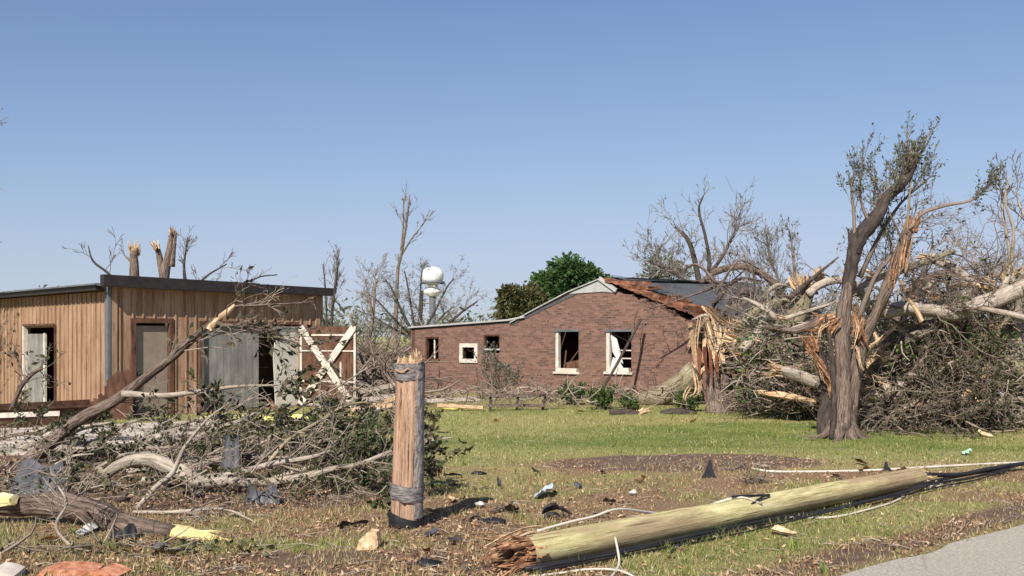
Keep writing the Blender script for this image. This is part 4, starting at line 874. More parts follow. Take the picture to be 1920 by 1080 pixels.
# ================================================================== RIGHT-HAND WRECKAGE
def log(name, label, pts, Y, ww, seed, bark, torn=None, tmat=None, cat='log', sh=None, leaf=None, group=None, twm=None, ls=.1, sides=12, wob=.1):
    rng = R_(seed); mb = MB(); S = limb(mb, pts, Y, ww, rng, sides, wob)
    o = thing(name, label, cat, (S[0][0], S[0][1], 0), group); few = bool(sh) and sum(q_[2] for q_ in sh) <= 5; tb_ = mb
    if not few: mb.build('trunk', bark, o)
    if torn:
        for (px, py, d, r, L, n_) in torn: mb = MB(); shards(mb, W(px, py, Y if len(pts[0]) < 3 else pts[0][2]), d, r, L, n_, rng, .38, .3); mb.build('torn_wood', tmat or TORN, o)
    if sh:
        mb = tb_ if few else MB(); lfs = [[], []]
        for (t0, t1, n_, L, r, lvl, bias, spread, lfd) in sh: shoots(mb, S, t0, t1, n_, L, r, lvl, rng, bias, spread, -.01, lfs if leaf else None, lfd, 4, .004, .25)
        if few: mb.build('trunk', bark, o)
        else: mb.build('twigs', twm or TWIG, o)
        if leaf and lfs[0]: mb = MB(); leaves(mb, lfs[0], lfs[1], ls, rng, .42); mb.build('foliage', leaf, o)
    return o, S

# shattered stump at the house corner
rng = R_(91); SY = 26.0; o = thing('shattered_stump', 'large shattered tree stump with pale splinters at the corner of the house', 'stump', W(1342, 765, SY) * [1, 1, 0])
mb = MB(); limb(mb, [(1348, 772), (1346, 745), (1350, 710), (1358, 675)], SY, [60, 44, 38, 26], rng, 14, .16); mb.build('trunk', BARK, o)
mb = MB(); slab_torn(mb, [W(1326, 650, SY - .38), W(1328, 690, SY - .45), W(1334, 735, SY - .45)], .55, .1, rng); mb.build('red_heartwood', M_noise('red_rot', [(.10, .035, .02), (.20, .08, .045)], 8, bd=.01), o, smooth=False)
mb = MB()
for pts, wd in (([(1354, 700), (1338, 630), (1320, 566)], .30), ([(1344, 650), (1332, 610), (1326, 572)], .16), ([(1350, 660), (1358, 620), (1352, 590)], .2), ([(1318, 570), (1346, 596), (1392, 632), (1446, 648)], .18), ([(1312, 590), (1306, 650), (1316, 735)], .12), ([(1350, 750), (1338, 775), (1358, 784)], .2), ([(1345, 772), (1420, 757), (1462, 762)], .12), ([(1300, 690), (1305, 735), (1280, 747)], .10), ([(1296, 720), (1284, 742), (1288, 760)], .12)):
    slab_torn(mb, [W(x, y, SY - .3 + rng.uniform(-.2, .2)) for x, y in pts], wd, .03, rng, n=3)
shards(mb, W(1342, 660, SY), (-.15, 0, 1), .26, 1.15, 7, rng, .22, .10); mb.build('torn_wood', TORN, o)
mb = MB()
for k in range(16): x = rng.uniform(1325, 1400); y = rng.uniform(590, 660); slab_torn(mb, [W(x, y, SY + .2), W(x + 10, y + 25, SY), W(x + 26 + rng.uniform(-10, 10), y + 40, SY)], .10, .02, rng)
mb.build('orange_splinters', TORN_O, o)
log('fallen_log', 'thick pale curved log slumped against the base of the gable wall', [(1195, 752, 28.6), (1240, 742, 28.4), (1275, 722, 28.2), (1302, 695, 28)], 28, [22, 34, 44, 40], 92, BARK_G, [(1300, 700, (.3, 0, .8), .25, .4, 12)])
log('fallen_log', 'dark short log lying on the lawn with a torn pale end, left of its pair', [(1143, 773), (1170, 775), (1198, 777)], 25.2, [10, 16, 14], 93, BARK_D, [(1203, 777, (1, -.1, .3), .12, .45, 14)])
log('fallen_log', 'dark tapered log lying on the lawn, right of its pair', [(1238, 776), (1270, 774), (1306, 777)], 25.3, [12, 18, 10], 94, BARK_D)
log('fallen_tree', 'heavy dark horizontal trunk with its underside in shade behind the standing tree', [(1378, 640), (1410, 648), (1460, 660), (1520, 675), (1580, 700), (1640, 735)], 24.5, [34, 46, 54, 52, 48, 42], 95, BARK, [(1372, 640, (-.9, 0, .3), .24, .45, 18)], None, 'fallen tree', [(.1, 1, 12, 1.3, .03, 3, (0, -.1, -.1), .9, 2)], LEAF_D)
log('leaning_log', 'pale green trunk leaning up to a white torn top behind the fallen trunk', [(1462, 655), (1482, 615), (1500, 575), (1512, 545)], 24.6, [40, 38, 35, 32], 96, BARK_G, [(1510, 545, (-.3, 0, 1), .26, .55, 26), (1535, 520, (0.2, 0, 1), .18, .35, 12)], None, 'tree trunk', [(.3, 1, 6, .8, .02, 2, (0, 0, .3), .8, 0)])
log('broken_limb', 'smooth pale limb running sideways from the white torn trunk top', [(1514, 552), (1535, 535), (1570, 525), (1615, 535)], 24.4, [18, 17, 14, 10], 97, BARK_P, None, None, 'branch', [(.2, 1, 7, .9, .02, 2, (0, 0, .4), .8, 0)], sides=9)
log('broken_limb', 'broken dark spike of wood jutting up right from the torn trunk top', [(1480, 560), (1520, 525), (1572, 482)], 24.3, [12, 8, 3], 98, BARK_D, None, None, 'branch', sides=7)
log('fallen_tree', 'arching grey branches lying over the house roof', [(1315, 530), (1345, 508), (1395, 500), (1430, 515), (1462, 545), (1480, 600)], 29, [8, 12, 14, 13, 12, 12], 99, BARK, None, None, 'fallen tree', [(0, .9, 11, 1.0, .03, 2, (0, -.1, -.3), .6, 1), (0.1, .9, 9, .9, .02, 2, (0, 0, .3), .8, 1)], LEAF_S)
log('fallen_tree', 'dark tangle of branches hanging off the roof edge beside the shattered stump', [(1470, 640), (1430, 590), (1405, 550), (1375, 560), (1350, 600)], 27.8, [16, 13, 10, 8, 6], 100, BARK_D, None, None, 'fallen tree', [(0, 1, 22, 1.2, .03, 3, (-.1, -.1, -.1), 1.0, 2)], LEAF_D)
log('fallen_log', 'pale split log lying at a slant under the heavy dark trunk', [(1455, 692), (1490, 702), (1535, 720)], 22.5, [14, 22, 22], 101, BARK_P, [(1458, 693, (-1, 0, .2), .13, .6, 12)])
log('fallen_log', 'long thin pale plank of split wood on the ground behind the lawn edge', [(1420, 735), (1470, 742), (1530, 752)], 22.8, [8, 14, 10], 102, TORN, sides=6)
log('fallen_limb', 'large smooth grey limb sweeping up to the right edge of the photo', [(1655, 585), (1700, 578), (1750, 583), (1795, 588), (1850, 566), (1920, 540), (1990, 505)], 20.5, [26, 26, 24, 28, 31, 32, 32], 103, BARK_P, None, None, 'tree trunk', [(.1, 1, 20, 1.5, .03, 3, (.1, .2, .1), .9, 2)], LEAF_S)
log('fallen_limb', 'second grey limb joining the large one from below', [(1690, 640), (1735, 618), (1790, 592)], 20.9, [20, 26, 28], 104, BARK, None, None, 'branch', [(.1, .9, 8, 1.0, .03, 3, (0, 0, -.2), .9, 3)], LEAF_D)
log('fallen_limb', 'thin straight grey limb running off under the large smooth one', [(1795, 572), (1860, 582), (1925, 597), (1990, 615)], 20.2, [7, 10, 12, 12], 105, BARK_P, None, None, 'branch', sides=7)
log('fallen_limb', 'pale limb crossing between the two trunks of the standing tree', [(1575, 560), (1620, 535), (1668, 512), (1720, 498)], 20.6, [10, 12, 10, 7], 106, BARK_P, [(1625, 570, (.6, 0, -.3), .05, .4, 4)], None, 'branch', [(.2, 1, 9, 1.0, .02, 3, (.1, 0, 0), .8, 0)], sides=7)
log('hanging_splinter', 'white stripped branch dangling below the large smooth limb', [(1702, 560), (1716, 578), (1728, 602)], 20.1, [6, 8, 10], 107, TORN, None, None, 'branch', sides=6)
# big crowns thrown down on the right
specs = [
 ('dark arching crown of a fallen tree reaching above the large grey limb', [(1660, 640, 24), (1700, 570, 23.8), (1740, 520, 23.5), (1810, 520, 23.3), (1880, 590, 23)], [30, 24, 16, 10, 6], 40, 1.5, BARK, .03, 1.5, LEAF_S, (0, 0, -.1)),
 ('brown twiggy crown of a fallen tree directly behind the standing tree', [(1560, 780, 24.5), (1620, 720, 24.2), (1690, 690, 24), (1760, 660, 23.8)], [30, 26, 20, 12], 50, 1.8, BARK_D, .04, .8, LEAF_D, (0, 0, 0)),
 ('tangled leafy crown low at the right edge of the lawn', [(1950, 790, 21.5), (1880, 720, 21.3), (1800, 700, 21.0), (1740, 740, 20.8)], [30, 26, 18, 10], 56, 1.6, BARK_D, .035, 16, LEAF_D, (0, 0, .1)),
 ('greener leafy crown resting between the lawn and the grey limb', [(1900, 640, 22.5), (1840, 650, 22), (1790, 690, 21.8), (1750, 760, 21.5)], [26, 20, 14, 8], 44, 1.6, BARK_D, .03, 26, LEAF_G, (0, 0, -.15)),
 ('far pale crown of a fallen tree showing above the wreckage at the right', [(1760, 640, 27), (1800, 570, 27), (1850, 520, 27), (1910, 510, 27)], [26, 20, 14, 8], 40, 1.7, BARK_P, .035, 2, LEAF_S, (0, 0, .05)),
 ('drooping bare branches spread over the ground right of the standing tree', [(1760, 600, 21), (1720, 680, 20.9), (1690, 740, 20.7), (1650, 790, 20.5)], [20, 16, 10, 6], 48, 1.6, BARK_D, .03, 2, LEAF_D, (0, 0, -.2)),
]
for k, (lb, pts, ww, ns, L, bk_, r, lfd, lm, bias) in enumerate(specs):
    log('fallen_tree', lb, pts, 22, ww, 120 + k, bk_, None, None, 'fallen tree', [(.0, 1, ns, L, r, 3, bias, .95, lfd)], lm, None, TWIG if k != 4 else TWIG_P, .10)
# dark dense infill of sticks between the trunks (nobody could count it)
def stick_mass(name, label, regions, seed, mat, minlen=.3, maxlen=1.3, rad=.012, leafm=None, nl=0, ls=.09):
    rng = R_(seed); mb = MB(); lm = MB()
    for (x0, x1, y0, y1, Y0, Y1, n) in regions:
        for _ in range(n):
            Y = rng.uniform(Y0, Y1); p = W(rng.uniform(x0, x1), y0 + (y1 - y0) * rng.uniform(0, 1) ** .8, Y); p[2] = max(p[2], .05)
            d = rng.normal(0, 1, 3); d[2] *= .6; d /= np.linalg.norm(d); L = rng.uniform(minlen, maxlen); q_ = p + d * L; q_[2] = max(q_[2], .03); m_ = (p + q_) / 2 + rng.normal(0, .10 * L, 3); m_[2] = max(m_[2], .03)
            r = rad * rng.uniform(.4, 1.8) * (2.2 if rng.uniform() < .06 else 1); mb.tube(smooth_path([p, m_, q_], 5), np.linspace(r, r * .4, 5), 4, cap=False)
        if nl:
            n_ = int(n * nl); C = np.stack([rng.uniform(0, 1, n_), rng.uniform(0, 1, n_), rng.uniform(Y0, Y1, n_)], 1); C = np.array([W(x0 + (x1 - x0) * a, y0 + (y1 - y0) * b, c) for a, b, c in C]); C[:, 2] = np.maximum(C[:, 2], .03); leaves(lm, C, rng.normal(0, 1, (n_, 3)), ls, rng, .42)
    o = tag(mb.build(name, mat, base=tuple(mb.v[0][0] * [1, 1, 0])), label, 'brush', kind='stuff')
    if nl: f = lm.build('foliage', leafm, o)
    return o
stick_mass('brush', 'dense brown brush of broken sticks behind and right of the standing tree', [(1600, 1960, 640, 800, 21.5, 25.5, 850), (1640, 1960, 570, 660, 22, 26, 300), (1380, 1580, 680, 770, 23, 26.5, 600), (1370, 1560, 570, 660, 25.5, 28, 420)], 140, TWIG, leafm=LEAF_D, nl=.8)
stick_mass('rubble_brush', 'pale sticks and splintered scraps along the foot of the brick house', [(700, 1300, 725, 752, 26, 31, 420), (560, 760, 715, 765, 24, 30, 300), (640, 760, 690, 730, 36, 45, 120)], 141, TWIG_P, .2, .8, .014)
stick_mass('brush', 'broken sticks coloured pale as if sunlit, lying across the front of the brown brush', [(1610, 1960, 600, 800, 20.4, 22.5, 420), (1380, 1560, 600, 760, 22.5, 25, 240)], 146, TWIG_P, .3, 1.2, .015, LEAF_G, 3.0, .12)  # sunlight put into the paler twig colour of the front sticks
stick_mass('brush', 'grey-brown brush and rubble in the gap between the shed and the house', [(590, 820, 655, 725, 38, 60, 1500), (660, 780, 700, 745, 28, 36, 260)], 147, TWIG, .5, 2.2, .03, LEAF_B, 1.2, .16)
rng = R_(148)
for k in range(62):
    left = k % 4 == 0
    x = rng.uniform(1375, 1540) if left else rng.uniform(1625, 1935); y = rng.uniform(580, 735) if left else rng.uniform(500, 770); Y = rng.uniform(23, 25.5) if left else rng.uniform(20.5, 24)
    a = rng.normal(.25, .7); L = rng.uniform(60, 190); wd = rng.uniform(5, 19); sg = 1 if rng.uniform() < .5 else -1
    pts = [(x, y, Y), (x + sg * L * .5 * math.cos(a), y - L * .5 * math.sin(a) + rng.uniform(-12, 12), Y + rng.uniform(-.5, .5)), (x + sg * L * math.cos(a), min(y - L * math.sin(a), 780), Y + rng.uniform(-.8, .8))]
    if min(p[1] for p in pts) < 478: continue
    log('broken_limb', 'broken bare limb tangled in the wreckage around the standing tree', pts, Y, [wd, wd * .75, wd * .35], 600 + k, [BARK_P, BARK, BARK_P, TORN][k % 4], [(pts[0][0], pts[0][1], (-sg, 0, .3), wd / 2 / F * Y, .3, 6)], None, 'branch', [(.3, 1, 5, .7, .012, 2, (0, 0, .1), .8, 4)], LEAF_D, 'broken limbs tangled in the wreckage', TWIG_P if k % 2 else TWIG, .09, 8)
big = [([(1640, 745, 21), (1700, 715, 21), (1765, 700, 21.2)], 26), ([(1690, 660, 21.5), (1750, 640, 21.4), (1830, 650, 21.3)], 22), ([(1930, 700, 21), (1870, 668, 21), (1820, 640, 21.2)], 24), ([(1800, 780, 20.6), (1850, 755, 20.6), (1915, 748, 20.8)], 20), ([(1625, 690, 21), (1665, 640, 21.2), (1690, 585, 21.5)], 22), ([(1640, 520, 22), (1710, 500, 22), (1790, 470, 22)], 16), ([(1740, 480, 22.5), (1800, 510, 22.3), (1860, 560, 22)], 18), ([(1400, 700, 24), (1450, 715, 24), (1520, 740, 23.8)], 20), ([(1390, 610, 25.5), (1430, 575, 25.5), (1490, 560, 25.5)], 18), ([(1385, 660, 24.2), (1420, 625, 24.3), (1440, 570, 24.5)], 16), ([(1540, 600, 22.5), (1490, 620, 22.8), (1430, 612, 23)], 15), ([(1760, 560, 21.4), (1800, 620, 21.3), (1812, 690, 21.2)], 17)]
for k, (pts, wd) in enumerate(big):
    sg = -1 if pts[1][0] > pts[0][0] else 1
    log('snapped_limb', 'thick snapped pale limb with a torn end lying across the brush behind the standing tree', pts, pts[0][2], [wd, wd * .85, wd * .5], 940 + k, [BARK_P, BARK, BARK_G][k % 3], [(pts[0][0], pts[0][1], (sg, 0, .25), wd / 2 / F * pts[0][2], .5, 10)], None, 'branch', [(.4, 1, 7, .8, .02, 2, (-sg * .4, 0, .1), .6, 8)], LEAF_M, 'thick snapped limbs in the wreckage', TWIG_P if k % 2 else TWIG, .10, 11)
rng = R_(149)
for k in range(14):
    x = rng.uniform(1330, 1480); y = rng.uniform(520, 640); Y = rng.uniform(27, 29.3); a = rng.normal(.5, .8); L = rng.uniform(50, 120); wd = rng.uniform(4, 10); sg = 1 if rng.uniform() < .5 else -1
    log('broken_limb', 'broken dark limb caught on the right end of the house roof', [(x, y, Y), (x + sg * L * .5, y - L * .5 * math.sin(a) - rng.uniform(4, 22), Y), (x + sg * L, max(y - L * .6 * math.sin(a), 505), Y + .3)], Y, [wd, wd * .8, wd * .4], 900 + k, [BARK, BARK_D, BARK_P][k % 3], None, None, 'branch', [(.2, 1, 7, .6, .012, 2, (0, 0, -.1), .8, 2)], LEAF_D, 'limbs caught on the roof end', TWIG, .09, 8)
# dark collapsed room behind the trunks
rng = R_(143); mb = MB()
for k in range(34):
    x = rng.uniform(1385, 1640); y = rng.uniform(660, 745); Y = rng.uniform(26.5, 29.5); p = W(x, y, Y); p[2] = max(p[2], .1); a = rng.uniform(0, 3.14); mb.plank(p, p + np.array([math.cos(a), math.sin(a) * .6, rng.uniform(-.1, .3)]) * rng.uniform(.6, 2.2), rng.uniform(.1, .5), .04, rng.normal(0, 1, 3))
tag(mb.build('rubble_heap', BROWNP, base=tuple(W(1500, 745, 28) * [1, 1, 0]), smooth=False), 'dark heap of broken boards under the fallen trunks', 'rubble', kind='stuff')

# scraps of debris caught in the crowns
def scrap(name, label, px, py, Y, sx, sz, mat, seed, cat='scrap', thick=.02, group=None, grounded=False):
    rng = R_(seed); c = W(px, py, Y) if not grounded else GP(px, py, .02 + sz * .25); n = 8; mb = MB()
    u = rng.normal(0, 1, 3); u[2] *= .3 if grounded else 1; u /= np.linalg.norm(u); v = np.cross(u, rng.normal(0, 1, 3)); 
    if grounded: v = np.cross(u, (0, 0, 1.0)) + np.array([0, 0, .5])
    v /= np.linalg.norm(v); nn_ = np.cross(u, v); V = []
    gx, gy = 7, 5
    for i in range(gx):
        for j in range(gy):
            a = (i / (gx - 1) - .5) * sx * (1 + rng.normal(0, .05)); b = (j / (gy - 1) - .5) * sz * (1 + rng.normal(0, .1)) * (1 - .5 * abs(i / (gx - 1) - .4)); V.append(c + u * a + v * b + nn_ * (math.sin(i * 1.4 + seed) * .12 * sz + rng.normal(0, .05) * sz))
    V = np.array(V); V[:, 2] = np.maximum(V[:, 2], .015); n_ = len(V); q = np.array([[i * gy + j, i * gy + j + 1, (i + 1) * gy + j + 1, (i + 1) * gy + j] for i in range(gx - 1) for j in range(gy - 1)])
    mb.add(np.vstack([V, V - nn_ * thick]), [q, q[:, ::-1] + n_]); return tag(mb.build(name, mat, base=tuple(c)), label, cat, group)
rng = R_(150)
for k in range(38):
    scrap('paper_scrap', 'small pale scrap of paper or foam caught in the fallen branches', rng.uniform(1640, 1910), rng.uniform(640, 795), rng.uniform(20.6, 22.5), rng.uniform(.08, .24), rng.uniform(.06, .14), CLOTH if rng.uniform() < .6 else TARP, 300 + k, 'scrap', .008, 'pale scraps caught in the fallen crowns')

# ================================================================== LEFT-HAND FALLEN BRANCHES
log('leaning_branch', 'long broken branch leaning up in front of the shed from the lower left', [(45, 868, 15.6), (95, 832, 15.6), (150, 785, 15.5), (215, 752, 15.4), (280, 703, 15.3), (330, 665, 15.2), (380, 618, 15.1), (405, 600, 15.1)], 15.4, [27, 25, 22, 20, 17, 14, 11, 8], 200, BARK, None, None, 'branch', [(.6, 1, 5, 1.0, .015, 2, (.7, 0, -.05), .4, 12), (.25, .6, 4, .7, .012, 2, (.4, 0, .1), .6, 8), (0, .3, 4, .4, .010, 2, (0, 0, .2), .8, 3)], LEAF_D, None, TWIG_P, .11)
o, S = log('snapped_branch', 'slender branch with a bare orange snapped stub crossing in front of the shed', [(392, 618, 15.0), (410, 598, 15.0), (428, 584, 15), (440, 572, 15)], 15, [14, 13, 9, 7], 201, TORN, None, None, 'branch')
log('leafy_branch', 'thin pale branch sweeping right across the grey shed door', [(230, 738, 15.2), (300, 742, 15.0), (370, 735, 14.9), (440, 725, 14.8), (520, 722, 14.7)], 15, [12, 11, 9, 6, 3], 202, BARK_P, None, None, 'branch', [(.2, 1, 13, .6, .009, 2, (.4, 0, -.1), .5, 44)], LEAF_D, None, TWIG_P, .12, 8)
log('leafy_branch', 'twiggy branch spraying right in front of the large shed opening', [(385, 615, 15.1), (440, 610, 15), (490, 625, 14.9), (545, 640, 14.9)], 15, [9, 7, 5, 3], 203, BARK, None, None, 'branch', [(.1, 1, 15, .7, .008, 2, (.6, 0, -.08), .3, 9)], LEAF_D, None, TWIG, .11, 7)
log('leafy_branch', 'high bare twig reaching toward the end of the shed roof', [(400, 600, 15.1), (440, 575, 15.1), (500, 572, 15.1), (590, 566, 15.1)], 15, [8, 6, 4, 2], 204, BARK, None, None, 'branch', [(.3, 1, 6, .5, .008, 1, (.5, 0, .1), .3, 0)], None, None, TWIG_P, .1, 6)
log('leafy_branch', 'broken bough with dark leaves in front of the doorway at the left edge', [(20, 770, 17), (40, 725, 17), (62, 700, 17), (80, 690, 17)], 17, [8, 9, 8, 6], 205, BARK, None, None, 'branch', [(0, 1, 14, .5, .010, 2, (-.2, 0, 0), .7, 12)], LEAF_B, None, TWIG, .10, 7)
log('fallen_log', 'thick grey log at the lower left ending in bright yellow torn wood', [(-60, 948, 10.4), (20, 948, 10.4), (110, 946, 10.3), (170, 960, 10.2), (240, 988, 10.0), (325, 1008, 9.85)], 10, [36, 40, 42, 46, 48, 44], 206, BARK, None, None, 'log', [(.2, .9, 6, .5, .008, 1, (0, -.1, .5), .6, 0)], None, None, TWIG_P, .1, 16)
lg = [o for o in bpy.data.objects if o.get('label', '').startswith('thick grey log')][0]
rng = R_(207); mb = MB(); P = smooth_path([W(318, 1006, 9.9), W(360, 1012, 9.8), W(400, 1016, 9.7), (W(465, 1022, 9.55))]); mb.tube(P, np.interp(np.linspace(0, 1, len(P)), [0, .25, .6, 1], [.118, .115, .09, .01]), 9, .18, rng)
slab_torn(mb, [W(330, 1000, 9.9), W(400, 1003, 9.8), W(438, 996, 9.75)], .09, .02, rng); slab_torn(mb, [W(340, 1018, 9.75), W(400, 1026, 9.6), W(450, 1025, 9.55)], .08, .02, rng); mb.build('torn_wood', TORN_Y, lg)
mb = MB(); limb(mb, [(-40, 938, 10.3), (0, 938, 10.3), (26, 937, 10.2)], 10.2, [22, 24, 20], R_(208), 10, .15); mb.build('torn_wood', TORN_Y, lg)
log('curved_log', 'arched pale log lying across the middle of the branch heap', [(195, 890, 12.6), (235, 868, 12.6), (280, 862, 12.5), (330, 880, 12.4), (375, 902, 12.3), (430, 900, 12.3)], 12.4, [20, 24, 28, 28, 26, 22], 209, BARK_P, None, None, 'log', [(.1, .9, 8, .7, .015, 2, (0, -.1, .4), .7, 3)], LEAF_D, None, TWIG_P, .09, 12)
log('pale_branch', 'long pale branch curving right from the arched log toward the pole stump', [(425, 902, 12.3), (480, 905, 12.2), (560, 896, 12.1), (620, 880, 12.1), (680, 868, 12.1), (735, 845, 12.1)], 12.2, [18, 16, 14, 11, 9, 6], 210, BARK_P, None, None, 'branch', [(.2, 1, 12, .6, .010, 2, (.5, 0, .15), .5, 5)], LEAF_D, None, TWIG_P, .1, 9)
log('pale_branch', 'upper pale branch running above and beside the long curved one', [(400, 895, 12.5), (450, 885, 12.5), (520, 868, 12.4), (580, 858, 12.4), (620, 845, 12.4)], 12.4, [14, 12, 11, 8, 5], 211, BARK_P, None, None, 'branch', [(.2, 1, 10, .6, .010, 2, (.5, 0, .2), .5, 4)], LEAF_D, None, TWIG_P, .1, 8)
log('pale_branch', 'steep pale forked branch standing up in the middle of the heap', [(255, 955, 11.2), (290, 915, 11.3), (325, 885, 11.4), (345, 840, 11.4), (385, 790, 11.5), (430, 755, 11.5)], 11.4, [9, 10, 9, 7, 5, 3], 212, BARK_P, None, None, 'branch', [(.3, 1, 6, .5, .008, 2, (.4, 0, .4), .5, 0)], None, None, TWIG_P, .1, 7)
log('pale_branch', 'thin pale branch rising right toward the white bucket', [(505, 865, 13.5), (540, 825, 13.6), (590, 795, 13.7), (650, 760, 13.8), (720, 752, 13.8)], 13.6, [8, 7, 6, 5, 3], 213, BARK_G, None, None, 'branch', [(.2, 1, 7, .5, .008, 2, (.5, 0, .2), .5, 3)], LEAF_D, None, TWIG_P, .1, 7)
log('pale_branch', 'low pale branch flat on the ground below the heap', [(250, 960, 10.9), (330, 960, 10.8), (420, 955, 10.7), (500, 990, 10.4)], 10.7, [7, 7, 5, 3], 214, BARK_P, None, None, 'branch', [(.2, 1, 6, .5, .007, 2, (.4, -.1, .1), .5, 0)], None, None, TWIG_P, .1, 6)
log('fallen_log', 'short brown log half hidden under the thick grey one', [(30, 1008, 9.9), (80, 1012, 9.85), (150, 1020, 9.7)], 9.8, [16, 22, 16], 215, BARK, None, None, 'log', sides=10)
log('forked_twig', 'bare forked twig standing in front of the thick grey log', [(150, 1040, 9.3), (105, 990, 9.4), (125, 940, 9.5), (95, 895, 9.6)], 9.5, [6, 6, 5, 3], 216, BARK_P, None, None, 'branch', [(.1, 1, 8, .4, .006, 2, (0, 0, .5), .6, 0)], None, None, TWIG_P, .1, 6)
# random boughs of the heap, all of one look
rng = R_(220)
for k in range(30):
    px = rng.uniform(-20, 700); py = rng.uniform(800, 915); g = G(px, py); Y = g[1]; a = rng.uniform(-.5, .6); L = rng.uniform(60, 170)
    p0 = (px, py - rng.uniform(2, 22)); p2 = (px + L * math.cos(a), p0[1] - L * math.sin(a) * .4 - rng.uniform(0, 12)); p1 = ((p0[0] + p2[0]) / 2, (p0[1] + p2[1]) / 2 - rng.uniform(-6, 12))
    log('fallen_branch', 'broken leafy branch in the heap of boughs left of the pole stump', [(p0[0], p0[1], Y), (p1[0], p1[1], Y + rng.uniform(-.5, .5)), (p2[0], min(p2[1], HZ + CZ * F / Y - 4), Y + rng.uniform(-.8, .8))], Y, [rng.uniform(6, 12), 6, 3], 230 + k, [BARK, BARK_P, BARK_D][k % 3], None, None, 'branch', [(.1, 1, 4, .45, .007, 2, (.5, 0, .0), .45, 120)], LEAF_D, 'broken branches heaped left of the pole stump', [TWIG, TWIG_P][k % 2], .095, 7)
for k in range(16):
    px = rng.uniform(-20, 560); py = rng.uniform(850, 925); Y = G(px, py)[1]; L = rng.uniform(130, 280); a = rng.normal(.12, .22); wd = rng.uniform(6, 13)
    log('pale_branch', 'long pale barkless branch lying in the heap of boughs left of the pole stump', [(px, py - 6, Y), (px + L * .35, py - 6 - L * .35 * math.sin(a) - rng.uniform(-4, 16), Y + rng.uniform(-.2, .3)), (px + L * .7, py - 10 - L * .7 * math.sin(a) - rng.uniform(-4, 12), Y + .2), (px + L, py - 12 - L * math.sin(a), Y + rng.uniform(-.3, .5))], Y, [wd, wd * .8, wd * .55, wd * .3], 820 + k, BARK_P, None, None, 'branch', [(.4, 1, 2, .6, .008, 1, (.7, 0, .05), .3, 0)], None, 'pale branches in the heap', TWIG_P, .1, 8)
for k in range(12):
    px = rng.uniform(560, 730); py = rng.uniform(855, 940); Y = G(px, py)[1]
    log('leafy_bough', 'dense dark-leaved bough just left of the pole stump', [(px, py - 5, Y), (px + rng.uniform(10, 50), py - rng.uniform(30, 60), Y), (px + rng.uniform(0, 60), py - rng.uniform(40, 75), Y + .2)], Y, [7, 5, 3], 270 + k, BARK_D, None, None, 'branch', [(.1, 1, 9, .38, .008, 2, (.1, 0, .1), .8, 40)], LEAF_M, 'dark-leaved boughs beside the pole stump', TWIG, .11, 6)
log('leafy_bough', 'small leafy bough poking out right of the pole stump', [(770, 842, 12.6), (795, 830, 12.6), (822, 824, 12.6), (850, 820, 12.6)], 12.6, [6, 5, 4, 2], 290, BARK_P, None, None, 'branch', [(.1, .7, 9, .28, .007, 2, (.1, 0, -.5), .6, 40)], LEAF_D, None, TWIG, .10, 6)
log('leafy_bough', 'drooping dark leaf cluster against the right side of the pole stump', [(775, 850, 12.2), (800, 855, 12.2), (825, 870, 12.2)], 12.2, [6, 5, 3], 291, BARK_D, None, None, 'branch', [(0, .8, 11, .26, .007, 2, (.1, 0, -.3), .7, 46)], LEAF_D, None, TWIG, .10, 6)
stick_mass('twig_litter', 'loose broken twigs and leaves under the branch heap at the left', [(-40, 730, 880, 935, 11.0, 13.5, 220), (-40, 480, 790, 850, 14, 18, 160), (-40, 520, 1020, 1060, 8.8, 9.4, 50), (380, 720, 790, 850, 13.5, 17, 200)], 145, TWIG_P, .12, .6, .006, LEAF_D, 5, .075)

# ================================================================== SMALL THINGS
LK = 1.0
# shrubs by the house
def shrub(label, px, py, Y, hpx, n, seed, leaf, lfd, twm=TWIG, ls=.08, cat='shrub', name='shrub'):
    rng = R_(seed); b = W(px, py, Y); b[2] = 0; o = thing(name, label, cat, b); mb = MB(); lfs = [[], []]; h = hpx / F * Y
    for k in range(n): d = np.array([rng.normal(0, .45), rng.normal(0, .35), 1]); grow(mb, b + rng.normal(0, .08, 3) * [1, 1, 0], d, h * rng.uniform(.5, .9), .015, 2, rng, .02, 4, .15, lfs, lfd, .6, .5, .005)
    mb.build('stems', twm, o)
    if lfs[0]: mb = MB(); leaves(mb, lfs[0], lfs[1], ls, rng, .4); mb.build('foliage', leaf, o)
shrub('grey-green leafy shrub against the house below the middle small window', 938, 742, 31.5, 95, 22, 401, LEAF_S, 12, ls=.1)
shrub('small bare shrub left of the leafy one by the house wall', 905, 742, 31, 75, 7, 402, LEAF_S, 1)
shrub('twiggy shrub stems below the left gable window', 1030, 742, 29.8, 55, 8, 403, LEAF_B, 2)
shrub('dark green low bush under the left gable window', 1075, 752, 28.6, 40, 26, 404, LEAF_E, 34, ls=.09)
shrub('bright green bush spreading under the right gable window', 1130, 762, 26.8, 42, 30, 405, LEAF_G, 40, ls=.09)
shrub('green weedy bush at the left end of the big pale log', 1180, 764, 26.6, 26, 26, 406, LEAF_G, 40, ls=.08)
shrub('green weeds growing at the foot of the shattered stump', 1290, 766, 26.4, 34, 26, 407, LEAF_G, 34, ls=.08)
shrub('green weeds growing left of the standing tree', 1500, 782, 24, 26, 26, 408, LEAF_G, 34, ls=.08)
LK = .32
log('leaning_branch', 'dark crooked branch leaning on the wall across the right gable window', [(1120, 745, 29), (1150, 695, 29.3), (1180, 640, 29.8), (1202, 598, 30.2)], 29.5, [6, 6, 6, 5], 410, BARK_D, None, None, 'branch', [(.6, 1, 4, .6, .015, 1, (-.3, 0, .5), .4, 0)], None, None, TWIG, .1, 6)
